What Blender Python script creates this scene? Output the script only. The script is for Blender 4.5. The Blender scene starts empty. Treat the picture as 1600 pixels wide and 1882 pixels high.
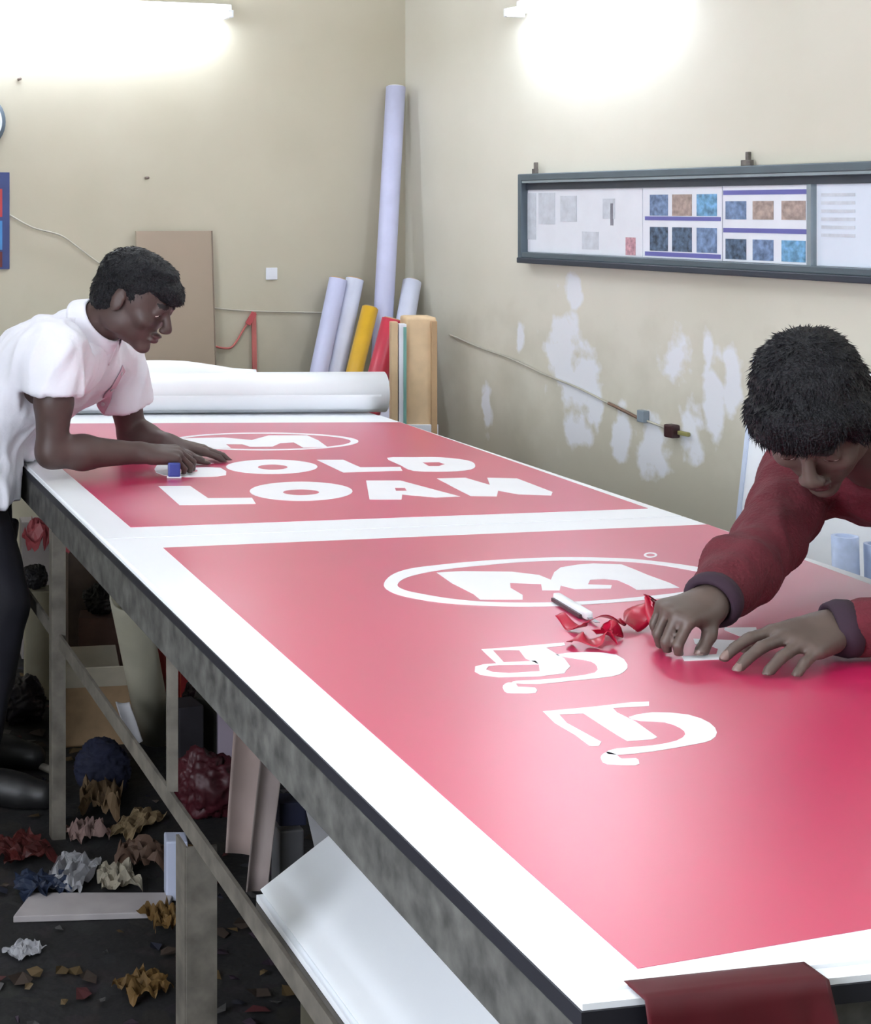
import bpy, bmesh, math, random
import numpy as np
from mathutils import Vector, Matrix, noise
R = random.Random(7)
SC = bpy.context.scene
COL = SC.collection
F, CX, CY, CAMZ, TZ = 2700.0, 60.0, 382.0, 1.45, 0.80

# ------------------------------------------------------------------ camera
cam = bpy.data.cameras.new('camera'); camo = bpy.data.objects.new('camera', cam); COL.objects.link(camo)
camo.location = (0, 0, CAMZ); camo.rotation_euler = (math.pi/2, 0, 0)
cam.sensor_fit = 'HORIZONTAL'; cam.sensor_width = 36; cam.lens = F/1600*36
cam.shift_x = (800-CX)/1600; cam.shift_y = -(941-CY)/1600; cam.clip_start = 0.05
SC.camera = camo
SC.view_settings.view_transform = 'Standard'; SC.view_settings.look = 'None'
SC.view_settings.gamma = 1; SC.view_settings.use_curve_mapping = False
SC.view_settings.exposure = 1.0
SC.cycles.use_denoising = True
SC.cycles.use_adaptive_sampling = True; SC.cycles.adaptive_threshold = .025
SC.cycles.max_bounces = 5; SC.cycles.diffuse_bounces = 4
SC.cycles.sample_clamp_indirect = 6

# ------------------------------------------------------------------ points of the place
def P(px, py, Y): return Vector(((px-CX)/F*Y, Y, CAMZ-(py-CY)/F*Y))
def PZ(px, py, z):                       # the point of the horizontal plane z
    Y = (CAMZ-z)*F/(py-CY); return Vector(((px-CX)/F*Y, Y, z))
TA = math.atan(.2886)                    # turn of the room against the camera
RW0 = 3.036                              # right wall: X = RW0 - .2886 Y
def PR(px, py, off=0.0):                 # on the right wall, off metres in front
    k = (px-CX)/F; o = off*math.sqrt(1+.2886**2); Y = (RW0-o)/(k+.2886); return P(px, py, Y)
def PB(px, py, off=0.0):                 # on the back wall
    k = (px-CX)/F; o = off*math.sqrt(1+.2886**2); Y = (5.19-o)/(1-.2886*k); return P(px, py, Y)
NR_ = Vector((-math.cos(TA), -math.sin(TA), 0))    # right wall's normal into the room
NB_ = Vector((math.sin(TA), -math.cos(TA), 0))     # back wall's normal into the room
DR_ = Vector((-math.sin(TA), math.cos(TA), 0))     # along the right wall, towards the back
DB_ = Vector((math.cos(TA), math.sin(TA), 0))      # along the back wall, towards the right
def XL(Y): return (3.6-Y)*.187
def XR(Y): return 1.108+(4.466-Y)*.187
TD = Vector((-.1838, .983, 0)).normalized(); TP = Vector((.983, .1838, 0)).normalized()

# ------------------------------------------------------------------ materials
def lin(c):
    return tuple(((v/255)/12.92 if v/255 <= .04045 else ((v/255+.055)/1.055)**2.4) for v in c)+(1,)
MATS = {}
def mat(name, rgb, rough=.6, spec=.5, metal=0, var=.12, vs=12, bump=0, bs=60, coat=0, trans=0):
    if name in MATS: return MATS[name]
    m = bpy.data.materials.new(name); m.use_nodes = True; nt = m.node_tree; b = nt.nodes['Principled BSDF']
    b.inputs['Roughness'].default_value = rough; b.inputs['Specular IOR Level'].default_value = spec
    b.inputs['Metallic'].default_value = metal
    if coat: b.inputs['Coat Weight'].default_value = coat; b.inputs['Coat Roughness'].default_value = .12
    if trans: b.inputs['Transmission Weight'].default_value = trans
    tc = nt.nodes.new('ShaderNodeTexCoord'); n = nt.nodes.new('ShaderNodeTexNoise')
    n.inputs['Scale'].default_value = vs; n.inputs['Detail'].default_value = 4
    nt.links.new(tc.outputs['Object'], n.inputs['Vector'])
    r = nt.nodes.new('ShaderNodeValToRGB'); c = lin(rgb)
    r.color_ramp.elements[0].position = .3; r.color_ramp.elements[1].position = .7
    r.color_ramp.elements[0].color = tuple(x*(1-var) for x in c[:3])+(1,)
    r.color_ramp.elements[1].color = tuple(min(1, x*(1+var)) for x in c[:3])+(1,)
    nt.links.new(n.outputs['Fac'], r.inputs['Fac']); nt.links.new(r.outputs['Color'], b.inputs['Base Color'])
    if bump:
        n2 = nt.nodes.new('ShaderNodeTexNoise'); n2.inputs['Scale'].default_value = bs
        nt.links.new(tc.outputs['Object'], n2.inputs['Vector'])
        bp = nt.nodes.new('ShaderNodeBump'); bp.inputs['Strength'].default_value = bump; bp.inputs['Distance'].default_value = .01
        nt.links.new(n2.outputs['Fac'], bp.inputs['Height']); nt.links.new(bp.outputs['Normal'], b.inputs['Normal'])
    MATS[name] = m; return m
def emis(name, rgb, s):
    m = bpy.data.materials.new(name); m.use_nodes = True; b = m.node_tree.nodes['Principled BSDF']
    b.inputs['Base Color'].default_value = (1, 1, 1, 1)
    b.inputs['Emission Color'].default_value = lin(rgb); b.inputs['Emission Strength'].default_value = s
    return m

# ------------------------------------------------------------------ objects
def link(name, me, m=None, parent=None):
    o = bpy.data.objects.new(name, me); COL.objects.link(o)
    if m is not None:
        for mm in (m if isinstance(m, (list, tuple)) else [m]): me.materials.append(mm)
    if parent is not None: o.parent = parent
    return o
def ob(name, bm, m, parent=None, smooth=False):
    bmesh.ops.recalc_face_normals(bm, faces=bm.faces[:])
    me = bpy.data.meshes.new(name); bm.to_mesh(me); bm.free()
    if smooth:
        for p in me.polygons: p.use_smooth = True
    return link(name, me, m, parent)
def tag(o, label, cat, group=None, kind=None):
    o['label'] = label; o['category'] = cat
    if group: o['group'] = group
    if kind: o['kind'] = kind
    return o
def thing(name, label, cat, group=None):
    o = bpy.data.objects.new(name, None); COL.objects.link(o); o.empty_display_size = .05
    return tag(o, label, cat, group)
def struct(o): o['kind'] = 'structure'; return o

def hexa(bm, p8, bevel=0):               # p8: bottom 4 (ccw) then top 4
    v = [bm.verts.new(p) for p in p8]
    fs = [(3, 2, 1, 0), (4, 5, 6, 7), (0, 1, 5, 4), (1, 2, 6, 5), (2, 3, 7, 6), (3, 0, 4, 7)]
    ff = [bm.faces.new([v[i] for i in f]) for f in fs]
    if bevel:
        es = list({e for f in ff for e in f.edges})
        bmesh.ops.bevel(bm, geom=es, offset=bevel, segments=2, affect='EDGES', profile=.6)
def box(bm, c, sx, sy, sz, ax=Vector((1, 0, 0)), ay=Vector((0, 1, 0)), az=Vector((0, 0, 1)), bevel=0):
    c = Vector(c); q = []
    for k in (-1, 1):
        for i, j in ((-1, -1), (1, -1), (1, 1), (-1, 1)):
            q.append(c+ax*(i*sx/2)+ay*(j*sy/2)+az*(k*sz/2))
    hexa(bm, q, bevel)
def beam(bm, a, b, w, h, up=Vector((0, 0, 1)), bevel=0):
    a, b = Vector(a), Vector(b); d = (b-a); L = d.length; d.normalize()
    s = d.cross(up)
    if s.length < 1e-4: s = Vector((1, 0, 0))
    s.normalize(); u = s.cross(d)
    box(bm, (a+b)/2, L, w, h, d, s, u, bevel)
def frame_of(d):
    d = d.normalized(); u = Vector((0, 0, 1)) if abs(d.z) < .95 else Vector((1, 0, 0))
    s = d.cross(u).normalized(); return s, s.cross(d)
def tube(bm, pts, rad, seg=16, cap=True, hollow=0):
    pts = [Vector(p) for p in pts]; rings = []
    rr = rad if isinstance(rad, (list, tuple)) else [rad]*len(pts)
    s0 = None
    for i, p in enumerate(pts):
        d = pts[min(i+1, len(pts)-1)]-pts[max(i-1, 0)]
        s, u = frame_of(d)
        if s0 is not None and s.dot(s0) < 0: s, u = -s, -u
        s0 = s
        rings.append([bm.verts.new(p+(s*math.cos(2*math.pi*k/seg)+u*math.sin(2*math.pi*k/seg))*rr[i]) for k in range(seg)])
    for a, b in zip(rings, rings[1:]):
        for k in range(seg): bm.faces.new((a[k], a[(k+1) % seg], b[(k+1) % seg], b[k]))
    if hollow:
        for ring, p, q in ((rings[0], pts[0], pts[1]), (rings[-1], pts[-1], pts[-2])):
            inn = [bm.verts.new(p+(v.co-p)*(1-hollow)) for v in ring]
            dp = [bm.verts.new(v.co+(q-p).normalized()*min(.06, (q-p).length*.4)) for v in inn]
            for k in range(seg):
                bm.faces.new((ring[k], ring[(k+1) % seg], inn[(k+1) % seg], inn[k]))
                bm.faces.new((inn[k], inn[(k+1) % seg], dp[(k+1) % seg], dp[k]))
            bm.faces.new(dp)
    elif cap:
        bm.faces.new(rings[0]); bm.faces.new(rings[-1])
def smooth_line(pts, n=6):
    pts = [Vector(p) for p in pts]; out = []
    for i in range(len(pts)-1):
        p0, p1, p2, p3 = pts[max(i-1, 0)], pts[i], pts[i+1], pts[min(i+2, len(pts)-1)]
        for k in range(n):
            t = k/n
            out.append(.5*((2*p1)+(p2-p0)*t+(2*p0-5*p1+4*p2-p3)*t*t+(3*p1-p0-3*p2+p3)*t**3))
    out.append(pts[-1]); return out
def grid(bm, fn, nu, nv, thick=0.0):
    g = [[bm.verts.new(fn(i/nu, j/nv)) for j in range(nv+1)] for i in range(nu+1)]
    fs = [bm.faces.new((g[i][j], g[i+1][j], g[i+1][j+1], g[i][j+1])) for i in range(nu) for j in range(nv)]
    if thick:
        bmesh.ops.recalc_face_normals(bm, faces=fs)
        bmesh.ops.solidify(bm, geom=fs, thickness=thick)
def flat(name, loops_list, mapf, m, parent, thick=.0006, n=Vector((0, 0, 1))):
    """flat cut-out shapes (each a list of loops in 2-D; the later loops of a shape are holes), mapped onto a plane"""
    bm = bmesh.new()
    for loops in loops_list:
        cu = bpy.data.curves.new('cut', 'CURVE'); cu.dimensions = '2D'; cu.fill_mode = 'BOTH'
        for lp in loops:
            sp = cu.splines.new('POLY'); sp.points.add(len(lp)-1); sp.use_cyclic_u = True
            for q, pt in zip(sp.points, lp): q.co = (pt[0]*.01, -pt[1]*.01, 0, 1)
        t = bpy.data.objects.new('cut', cu); COL.objects.link(t)
        bpy.context.view_layer.update()
        me = bpy.data.meshes.new_from_object(t.evaluated_get(bpy.context.evaluated_depsgraph_get()))
        bpy.data.objects.remove(t); bpy.data.curves.remove(cu)
        b2 = bmesh.new(); b2.from_mesh(me); bpy.data.meshes.remove(me)
        bmesh.ops.remove_doubles(b2, verts=b2.verts[:], dist=1e-5)
        idx = {}
        for f in b2.faces:
            vs = []
            for v in f.verts:
                if v.index not in idx or True:
                    key = (round(v.co.x, 5), round(v.co.y, 5))
                    if key not in idx: idx[key] = bm.verts.new(mapf(v.co.x*100, -v.co.y*100))
                    vs.append(idx[key])
            if len(set(vs)) >= 3:
                try: bm.faces.new(vs)
                except ValueError: pass
        b2.free()
    # give it thickness: top and skirt
    fs = bm.faces[:]
    for f in fs:
        f.normal_update()
        if f.normal.dot(n) < 0: f.normal_flip()
    r = bmesh.ops.extrude_face_region(bm, geom=fs)
    for v in [e for e in r['geom'] if isinstance(e, bmesh.types.BMVert)]: v.co += n*thick
    return ob(name, bm, m, parent)
def ellp(cx, cy, rx, ry, n=40): return [(cx+rx*math.cos(2*math.pi*k/n), cy+ry*math.sin(2*math.pi*k/n)) for k in range(n)]
def curl(lp, n=4, closed=True):          # rounds a traced outline
    out = []; N = len(lp)
    for i in range(N):
        p0, p1, p2, p3 = lp[i-1], lp[i], lp[(i+1) % N], lp[(i+2) % N]
        for k in range(n):
            t = k/n
            out.append(tuple(.5*(2*b+(c-a)*t+(2*a-5*b+4*c-d)*t*t+(3*b-a-3*c+d)*t**3) for a, b, c, d in zip(p0, p1, p2, p3)))
    return out
# ------------------------------------------------------------------ room
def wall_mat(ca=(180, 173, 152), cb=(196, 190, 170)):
    m = bpy.data.materials.new('aged_wall_paint'); m.use_nodes = True; nt = m.node_tree; b = nt.nodes['Principled BSDF']
    N = nt.nodes.new; L = nt.links.new
    geo = N('ShaderNodeNewGeometry'); b.inputs['Roughness'].default_value = .7
    n1 = N('ShaderNodeTexNoise'); n1.inputs['Scale'].default_value = 1.3; n1.inputs['Detail'].default_value = 6; L(geo.outputs['Position'], n1.inputs['Vector'])
    r1 = N('ShaderNodeValToRGB'); r1.color_ramp.elements[0].position = .3; r1.color_ramp.elements[1].position = .7
    r1.color_ramp.elements[0].color = lin(ca); r1.color_ramp.elements[1].color = lin(cb)
    L(n1.outputs['Fac'], r1.inputs['Fac']); col = r1.outputs['Color']
    # grime low on the wall, with the shade there painted into the same tint
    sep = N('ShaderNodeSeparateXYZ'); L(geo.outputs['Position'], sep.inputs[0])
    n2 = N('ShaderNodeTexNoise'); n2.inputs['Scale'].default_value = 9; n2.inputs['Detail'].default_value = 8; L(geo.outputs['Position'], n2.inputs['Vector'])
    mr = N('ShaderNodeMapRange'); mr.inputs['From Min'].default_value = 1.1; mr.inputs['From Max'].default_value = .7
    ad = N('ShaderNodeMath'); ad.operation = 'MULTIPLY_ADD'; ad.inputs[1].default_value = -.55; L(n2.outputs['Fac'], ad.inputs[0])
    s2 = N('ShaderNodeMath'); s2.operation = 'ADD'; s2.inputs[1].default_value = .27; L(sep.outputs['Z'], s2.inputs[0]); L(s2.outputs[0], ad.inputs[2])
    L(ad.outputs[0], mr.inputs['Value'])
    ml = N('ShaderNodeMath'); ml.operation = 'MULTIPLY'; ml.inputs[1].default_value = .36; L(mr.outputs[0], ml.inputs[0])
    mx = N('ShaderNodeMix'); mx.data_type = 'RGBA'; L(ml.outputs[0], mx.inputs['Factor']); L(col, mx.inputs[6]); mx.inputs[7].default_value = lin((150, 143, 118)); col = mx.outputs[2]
    # patches where the paint has come off: each has its own place and size
    n3 = N('ShaderNodeTexNoise'); n3.inputs['Scale'].default_value = 14; n3.inputs['Detail'].default_value = 6; L(geo.outputs['Position'], n3.inputs['Vector'])
    mask = None
    for (px, py, wx, wz) in [(1035, 640, .085, .13), (1065, 700, .09, .10), (1090, 735, .06, .07), (1240, 660, .05, .07), (1310, 730, .035, .12), (1345, 700, .03, .09),
                             (955, 615, .022, .05), (1200, 815, .06, .09), (895, 755, .025, .09), (1060, 790, .05, .06), (1140, 800, .04, .08), (1270, 790, .045, .08), (1052, 540, .04, .05), (1300, 650, .02, .07)]:
        c = PR(px, py)
        su = N('ShaderNodeVectorMath'); su.operation = 'SUBTRACT'; L(geo.outputs['Position'], su.inputs[0]); su.inputs[1].default_value = c
        ml2 = N('ShaderNodeVectorMath'); ml2.operation = 'MULTIPLY'; L(su.outputs[0], ml2.inputs[0]); ml2.inputs[1].default_value = (1/wx, .9/wx, 1/wz)
        ln = N('ShaderNodeVectorMath'); ln.operation = 'LENGTH'; L(ml2.outputs[0], ln.inputs[0])
        if mask is None: mask = ln.outputs['Value']
        else:
            mi = N('ShaderNodeMath'); mi.operation = 'MINIMUM'; L(mask, mi.inputs[0]); L(ln.outputs['Value'], mi.inputs[1]); mask = mi.outputs[0]
    aa = N('ShaderNodeMath'); aa.operation = 'MULTIPLY_ADD'; aa.inputs[1].default_value = 2.6; L(n3.outputs['Fac'], aa.inputs[0]); L(mask, aa.inputs[2])
    m3 = N('ShaderNodeMapRange'); m3.inputs['From Min'].default_value = 2.45; m3.inputs['From Max'].default_value = 2.0; m3.inputs['To Max'].default_value = .8; L(aa.outputs[0], m3.inputs['Value'])
    mx2 = N('ShaderNodeMix'); mx2.data_type = 'RGBA'; L(m3.outputs[0], mx2.inputs['Factor']); L(col, mx2.inputs[6]); mx2.inputs[7].default_value = lin((238, 241, 250))
    L(mx2.outputs[2], b.inputs['Base Color'])
    bp = N('ShaderNodeBump'); bp.inputs['Strength'].default_value = .15; bp.inputs['Distance'].default_value = .01
    L(n2.outputs['Fac'], bp.inputs['Height']); L(bp.outputs['Normal'], b.inputs['Normal'])
    return m
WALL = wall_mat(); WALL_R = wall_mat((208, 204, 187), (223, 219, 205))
CORNER = Vector((1.42, 5.60, 0))
HGT, LB, LR = 3.0, 4.3, 8.0
def slab(name, a, b, out, z0, z1, m):
    bm = bmesh.new(); o = out*.12
    hexa(bm, [a+Vector((0, 0, z0)), b+Vector((0, 0, z0)), b+o+Vector((0, 0, z0)), a+o+Vector((0, 0, z0)),
              a+Vector((0, 0, z1)), b+Vector((0, 0, z1)), b+o+Vector((0, 0, z1)), a+o+Vector((0, 0, z1))])
    return struct(ob(name, bm, m))
c0 = Vector((RW0-.2886*5.60, 5.60, 0)); CORNER = c0
cBL = c0-DB_*LB; cFR = c0-DR_*LR; cFL = cBL-DR_*LR
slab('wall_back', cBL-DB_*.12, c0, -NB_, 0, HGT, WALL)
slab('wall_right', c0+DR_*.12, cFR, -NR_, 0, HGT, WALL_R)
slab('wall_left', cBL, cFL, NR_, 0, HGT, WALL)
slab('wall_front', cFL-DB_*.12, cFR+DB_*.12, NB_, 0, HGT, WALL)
ceil_m = mat('ceiling_plaster', (225, 222, 210), .9)
def deck(name, z0, z1, m):
    bm = bmesh.new(); q = [cFL-DB_*.12-DR_*.12, cFR+DB_*.12-DR_*.12, c0+DB_*.12+DR_*.12, cBL-DB_*.12+DR_*.12]
    hexa(bm, [p+Vector((0, 0, z0)) for p in q]+[p+Vector((0, 0, z1)) for p in q]); return struct(ob(name, bm, m))
deck('ceiling', HGT, HGT+.12, ceil_m)
def floor_mat():
    m = mat('grimy_floor', (11, 10, 12), .75, var=.5, vs=5, bump=.3, bs=40); nt = m.node_tree
    v = nt.nodes.new('ShaderNodeTexVoronoi'); v.inputs['Scale'].default_value = 26
    tc = [n for n in nt.nodes if n.type == 'TEX_COORD'][0]; nt.links.new(tc.outputs['Object'], v.inputs['Vector'])
    r = nt.nodes.new('ShaderNodeValToRGB'); r.color_ramp.interpolation = 'CONSTANT'
    e = r.color_ramp.elements; e[0].position = 0; e[0].color = (0, 0, 0, 1); e[1].position = .72; e[1].color = (.35, .35, .35, 1)
    sp = nt.nodes.new('ShaderNodeSeparateColor'); nt.links.new(v.outputs['Color'], sp.inputs[0]); nt.links.new(sp.outputs[0], r.inputs['Fac'])
    b = nt.nodes['Principled BSDF']; old = b.inputs['Base Color'].links[0].from_socket
    mx = nt.nodes.new('ShaderNodeMix'); mx.data_type = 'RGBA'; nt.links.new(r.outputs['Color'], mx.inputs['Factor']); nt.links.new(old, mx.inputs[6])
    hs = nt.nodes.new('ShaderNodeHueSaturation'); hs.inputs['Value'].default_value = .02; hs.inputs['Saturation'].default_value = .6; nt.links.new(v.outputs['Color'], hs.inputs['Color'])
    nt.links.new(hs.outputs['Color'], mx.inputs[7]); nt.links.new(mx.outputs[2], b.inputs['Base Color']); return m
deck('floor', -.12, 0, floor_mat())

# tube lights
white_enamel = mat('white_enamel', (225, 228, 230), .35); grey_plastic = mat('grey_plastic', (120, 122, 125), .5)
def tube_light(a, b, n, label, strength, group='tube lights'):
    t = thing('tube_light', label, 'light', group); d = (b-a).normalized()
    bm = bmesh.new(); box(bm, (a+b)/2+n*.018+Vector((0, 0, .028 if abs(n.z) < .5 else 0)), (b-a).length+.06, .034, .03, d, n, d.cross(n).normalized(), .004); ob('fixture_body', bm, white_enamel, t)
    bm = bmesh.new(); tube(bm, [a+n*.085, b+n*.085], .013, 14); e = ob('light_tube', bm, emis('tube_glow', (224, 234, 252), strength), t, True)
    for p in (a, b):
        bm = bmesh.new(); box(bm, p+n*.062, .02, .07, .028, d, n, d.cross(n).normalized(), .003); ob('lamp_holder', bm, white_enamel, t)
LS = 42
a, b = PB(-130, 18), PB(405, 18); z = 2.15; a.z = b.z = z
tube_light(a, b, NB_, 'glaring white tube light on the back wall above the standing man', LS)
a, b = PR(975, 18), PR(1235, 18); z = 2.09; a.z = b.z = z
tube_light(a, b, NR_, 'shorter glaring white tube light on the wall above the display case', LS)
q = cFR+DR_*2.6+Vector((0, 0, 2.3)); tube_light(q, q+DR_*1.2, NR_, 'added fill tube light high on the wall beyond the near worktable end', LS)  # this and the next two wall tubes are unseen, added for fill
q = cFL+DR_*2.4+Vector((0, 0, 2.4)); tube_light(q+DR_*2.4, q+DR_*1.2, -NR_, 'added fill tube light on the wall facing the display case', LS*1.5)
q = cFL+DB_*1.2+Vector((0, 0, 2.4)); tube_light(q, q+DB_*1.2, -NB_, 'added fill tube light on the wall facing the rolls in the corner', LS)
q = Vector((.3, 2.0, HGT)); tube_light(q-DB_*.6, q+DB_*.6, Vector((0, 0, -1)), 'added ceiling fill tube light over the middle of the worktable', LS*.68)  # ceiling tubes are unseen, added to brighten the table and room
q = Vector((.9, .2, HGT)); tube_light(q-DB_*.6, q+DB_*.6, Vector((0, 0, -1)), 'added ceiling fill tube light over the near end of the worktable', LS*.68)
q = Vector((.2, 3.9, HGT)); tube_light(q-DB_*.6, q+DB_*.6, Vector((0, 0, -1)), 'added ceiling fill tube light over the far end of the worktable', LS*1.0)
# unseen window added on the left wall as fill: daylight from the left
win = bpy.data.objects.new('fill_window_1', None); COL.objects.link(win); win['kind'] = 'structure'
wc = cBL-DR_*4.1+Vector((0, 0, 1.35)); wn = -NR_
bm = bmesh.new(); box(bm, wc+wn*.02, 1.7, .02, 1.25, DR_, wn); ob('pane', bm, emis('fill_daylight', (236, 243, 255), 8.0), win)
for k in (-1, 1):
    bm = bmesh.new(); box(bm, wc+DR_*(k*.88)+wn*.03, .06, .06, 1.37, DR_, wn, bevel=.003); ob('frame_post', bm, white_enamel, win)
    bm = bmesh.new(); box(bm, wc+Vector((0, 0, k*.655))+wn*.03, 1.7, .06, .06, DR_, wn, bevel=.003); ob('frame_rail', bm, white_enamel, win)
bm = bmesh.new(); box(bm, wc+wn*.04, .04, .03, 1.25, DR_, wn); ob('mullion', bm, white_enamel, win)
# ------------------------------------------------------------------ worktable
steel = mat('dirty_grey_steel', (100, 95, 87), .55, metal=.15, var=.35, vs=25)
dark_edge = mat('black_edge', (22, 22, 30), .6)
apron_m = mat('paint_spattered_apron', (72, 71, 68), .7, var=.55, vs=30)
brown_m = mat('brown_board', (92, 72, 62), .7, var=.3)
sheet_white = mat('white_sheet', (247, 250, 254), .32, var=.02, vs=4)
white_top = mat('white_laminate', (246, 249, 254), .3, var=.03)
tb = thing('worktable', 'long white-topped worktable on grey steel legs carrying the red signs', 'table')
NLp, NRp, FRp, FLp = Vector((XL(1.20), 1.20, 0)), Vector((XR(1.42), 1.42, 0)), Vector((XR(4.76), 4.76, 0)), Vector((XL(4.76), 4.76, 0))
def tslab(name, q, z0, z1, m, par, bev=0):
    bm = bmesh.new(); hexa(bm, [p+Vector((0, 0, z0)) for p in q]+[p+Vector((0, 0, z1)) for p in q], bev); return ob(name, bm, m, par)
Q = [NLp, NRp, FRp, FLp]
tslab('table_top', Q, TZ-.006, TZ-.0005, white_top, tb)
tslab('top_edging', [NLp-TP*.002-TD*.002, NRp+TP*.002-TD*.002, FRp+TP*.002, FLp-TP*.002], TZ-.022, TZ-.0062, dark_edge, tb)
for nm, A, B in (('apron', NLp+TP*.011, FLp+TP*.011), ('apron', NRp-TP*.012, FRp-TP*.012), ('apron', NLp+TP*.02+TD*.014, NRp-TP*.02+TD*.014), ('apron', FLp+TP*.02-TD*.014, FRp-TP*.02-TD*.014)):
    bm = bmesh.new(); beam(bm, A+Vector((0, 0, TZ-.057)), B+Vector((0, 0, TZ-.057)), .02, .07); ob(nm, bm, apron_m, tb)
for k in range(1, 7):
    A = NLp.lerp(FLp, k/7)+TP*.03; B = NRp.lerp(FRp, k/7)-TP*.03
    bm = bmesh.new(); beam(bm, A+Vector((0, 0, TZ-.045)), B+Vector((0, 0, TZ-.045)), .04, .045); ob('crossbeam', bm, brown_m, tb)
def angle_leg(base, z0, z1, w=.05, s=1):
    bm = bmesh.new(); c = Vector(base)
    box(bm, c+TP*(w/2*s)+Vector((0, 0, (z0+z1)/2)), w, .005, z1-z0, TP, TD)
    box(bm, c+TD*(w/2)+Vector((0, 0, (z0+z1)/2)), .005, w, z1-z0, TP, TD)
    return ob('leg', bm, steel, tb)
zt = TZ-.09
for Y in (4.6, 3.37):
    angle_leg((XL(Y)+.003, Y, 0), 0, zt, .030)
angle_leg((XL(2.32)+.003, 2.32, 0), 0, .44, .05)
for Y in (4.6, 3.3, 2.3, 1.6): angle_leg((XR(Y)-.025, Y, 0), 0, zt, .045, -1)
angle_leg((XL(1.25)+.03, 1.27, 0), 0, zt, .045)
bm = bmesh.new(); c = Vector((XL(2.424)+.010, 2.424, 0)); beam(bm, c+Vector((0, 0, .49)), c+Vector((0, 0, zt)), .018, .018); ob('upright', bm, steel, tb)
zr = .455
for f, s in ((XL, 1), (XR, -1)):
    A = Vector((f(4.6)+.02*s, 4.6, zr)); B = Vector((f(1.25)+.02*s, 1.25, zr))
    bm = bmesh.new(); beam(bm, A, B, .006, .032); beam(bm, A+TP*.012*s+Vector((0, 0, -.016)), B+TP*.012*s+Vector((0, 0, -.016)), .024, .005); ob('side_rail', bm, steel, tb)

# signs lying on the table
red_v = mat('red_vinyl', (197, 6, 82), .38, spec=1.0, var=.05, vs=3, coat=1)
red_v.node_tree.nodes['Principled BSDF'].inputs['Coat IOR'].default_value = 1.55
red_v.node_tree.nodes['Principled BSDF'].inputs['Coat Roughness'].default_value = .34
TOP = lambda x, y, dz=0: PZ(x, y, TZ+dz)
def plane_line(a, b, t): return a+(b-a)*t
r1 = [PZ(18, 781, TZ), PZ(735, 778, TZ), PZ(1190, 937, TZ), PZ(240, 972, TZ)]
a2, b2 = PZ(300, 1010, TZ), PZ(1300, 967, TZ)
l2 = PZ(975, 1612, TZ); l2 = a2+(l2-a2).normalized()*((a2-l2).length*1.13)
rdir = (PZ(1600, 1078, TZ)-b2).normalized(); r2e = b2+rdir*((l2-a2).length*.93)
r2 = [a2, b2, r2e, l2]
def zz(q, z): return [Vector((p.x, p.y, z)) for p in q]
def sgn(label, whiteq, redq, name='sign_board'):
    t = thing(name, label, 'sign', 'red signs with white lettering')
    bm = bmesh.new(); hexa(bm, zz(whiteq, TZ-.0005)+zz(whiteq, TZ+.003)); ob('white_board', bm, sheet_white, t)
    bm = bmesh.new(); hexa(bm, zz(redq, TZ+.003)+zz(redq, TZ+.0036)); ob('red_vinyl_field', bm, red_v, t)
    return t
mid = .5
w1 = [Vector((XL(4.585)+.004, 4.585, 0)), Vector((XR(4.58)-.004, 4.58, 0)), None, None]
mL = (PZ(240, 972, TZ)+a2)/2; mR = (PZ(1190, 937, TZ)+b2)/2
dm = (mR-mL).normalized()
def on_edge(f, off):                     # where the joint meets the table's edge
    lo = mL.copy(); Y = mL.y
    for _ in range(20):
        x = f(Y)+off; Y = mL.y+dm.y/dm.x*(x-mL.x)
    return Vector((f(Y)+off, Y, 0))
eL, eR = on_edge(XL, .004), on_edge(XR, -.004)
w1[2] = eR+TD*.002; w1[3] = eL+TD*.002
s1 = sgn('farther red sign board reading GOLD LOAN in white', w1, r1)
w2 = [eL-TD*.002, eR-TD*.002, Vector((XR(1.44)-.004, 1.44, 0)), Vector((XL(1.215)+.004, 1.215, 0))]
s2 = sgn('nearer red sign board with white ringed emblem and large Tamil letters', w2, r2)
vin_w = mat('white_vinyl', (248, 249, 252), .35, var=.02)
LZ = .0037
def tm(ox, oy, s): return lambda x, y: PZ(ox+x/s, oy+y/s, TZ)+Vector((0, 0, LZ-0.0000))
def letters(name, sh, ox, oy, s, par, label=None, thick=.0006):
    o = flat(name, sh, tm(ox, oy, s), vin_w, par, thick); return o
letters('letter_l', [[[(45, 112), (290, 110), (430, 206), (770, 203), (800, 250), (210, 260)]]], 280, 870, 4.21, s1)
letters('letter_o', [[ellp(1150, 152, 398, 74), ellp(1150, 160, 140, 23)]], 280, 870, 4.21, s1)
letters('letter_a', [[[(130, 65), (380, 65), (820, 183), (640, 190), (395, 168), (390, 205), (155, 205)], [(340, 118), (415, 118), (430, 142), (350, 142)]]], 640, 870, 4, s1)
letters('letter_n', [[[(650, 50), (860, 45), (1040, 98), (1020, 45), (1240, 50), (1500, 150), (1490, 175), (1250, 167), (1100, 140), (1090, 182), (900, 180), (820, 140)]]], 640, 870, 4, s1)
letters('letter_g', [[curl([(-70, 200), (60, 205), (150, 212), (60, 222), (-40, 235), (-20, 258), (60, 258), (60, 246), (30, 246), (40, 236), (185, 236), (215, 275), (100, 284), (-60, 284), (-150, 262), (-150, 225)], 2)]], 340, 780, 2.857, s1)
letters('letter_o', [[ellp(455, 231, 240, 38), ellp(460, 233, 78, 14)]], 340, 780, 2.857, s1)
letters('letter_l', [[[(690, 194), (830, 194), (920, 234), (1130, 232), (1140, 251), (830, 261)]]], 340, 780, 2.857, s1)
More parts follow.
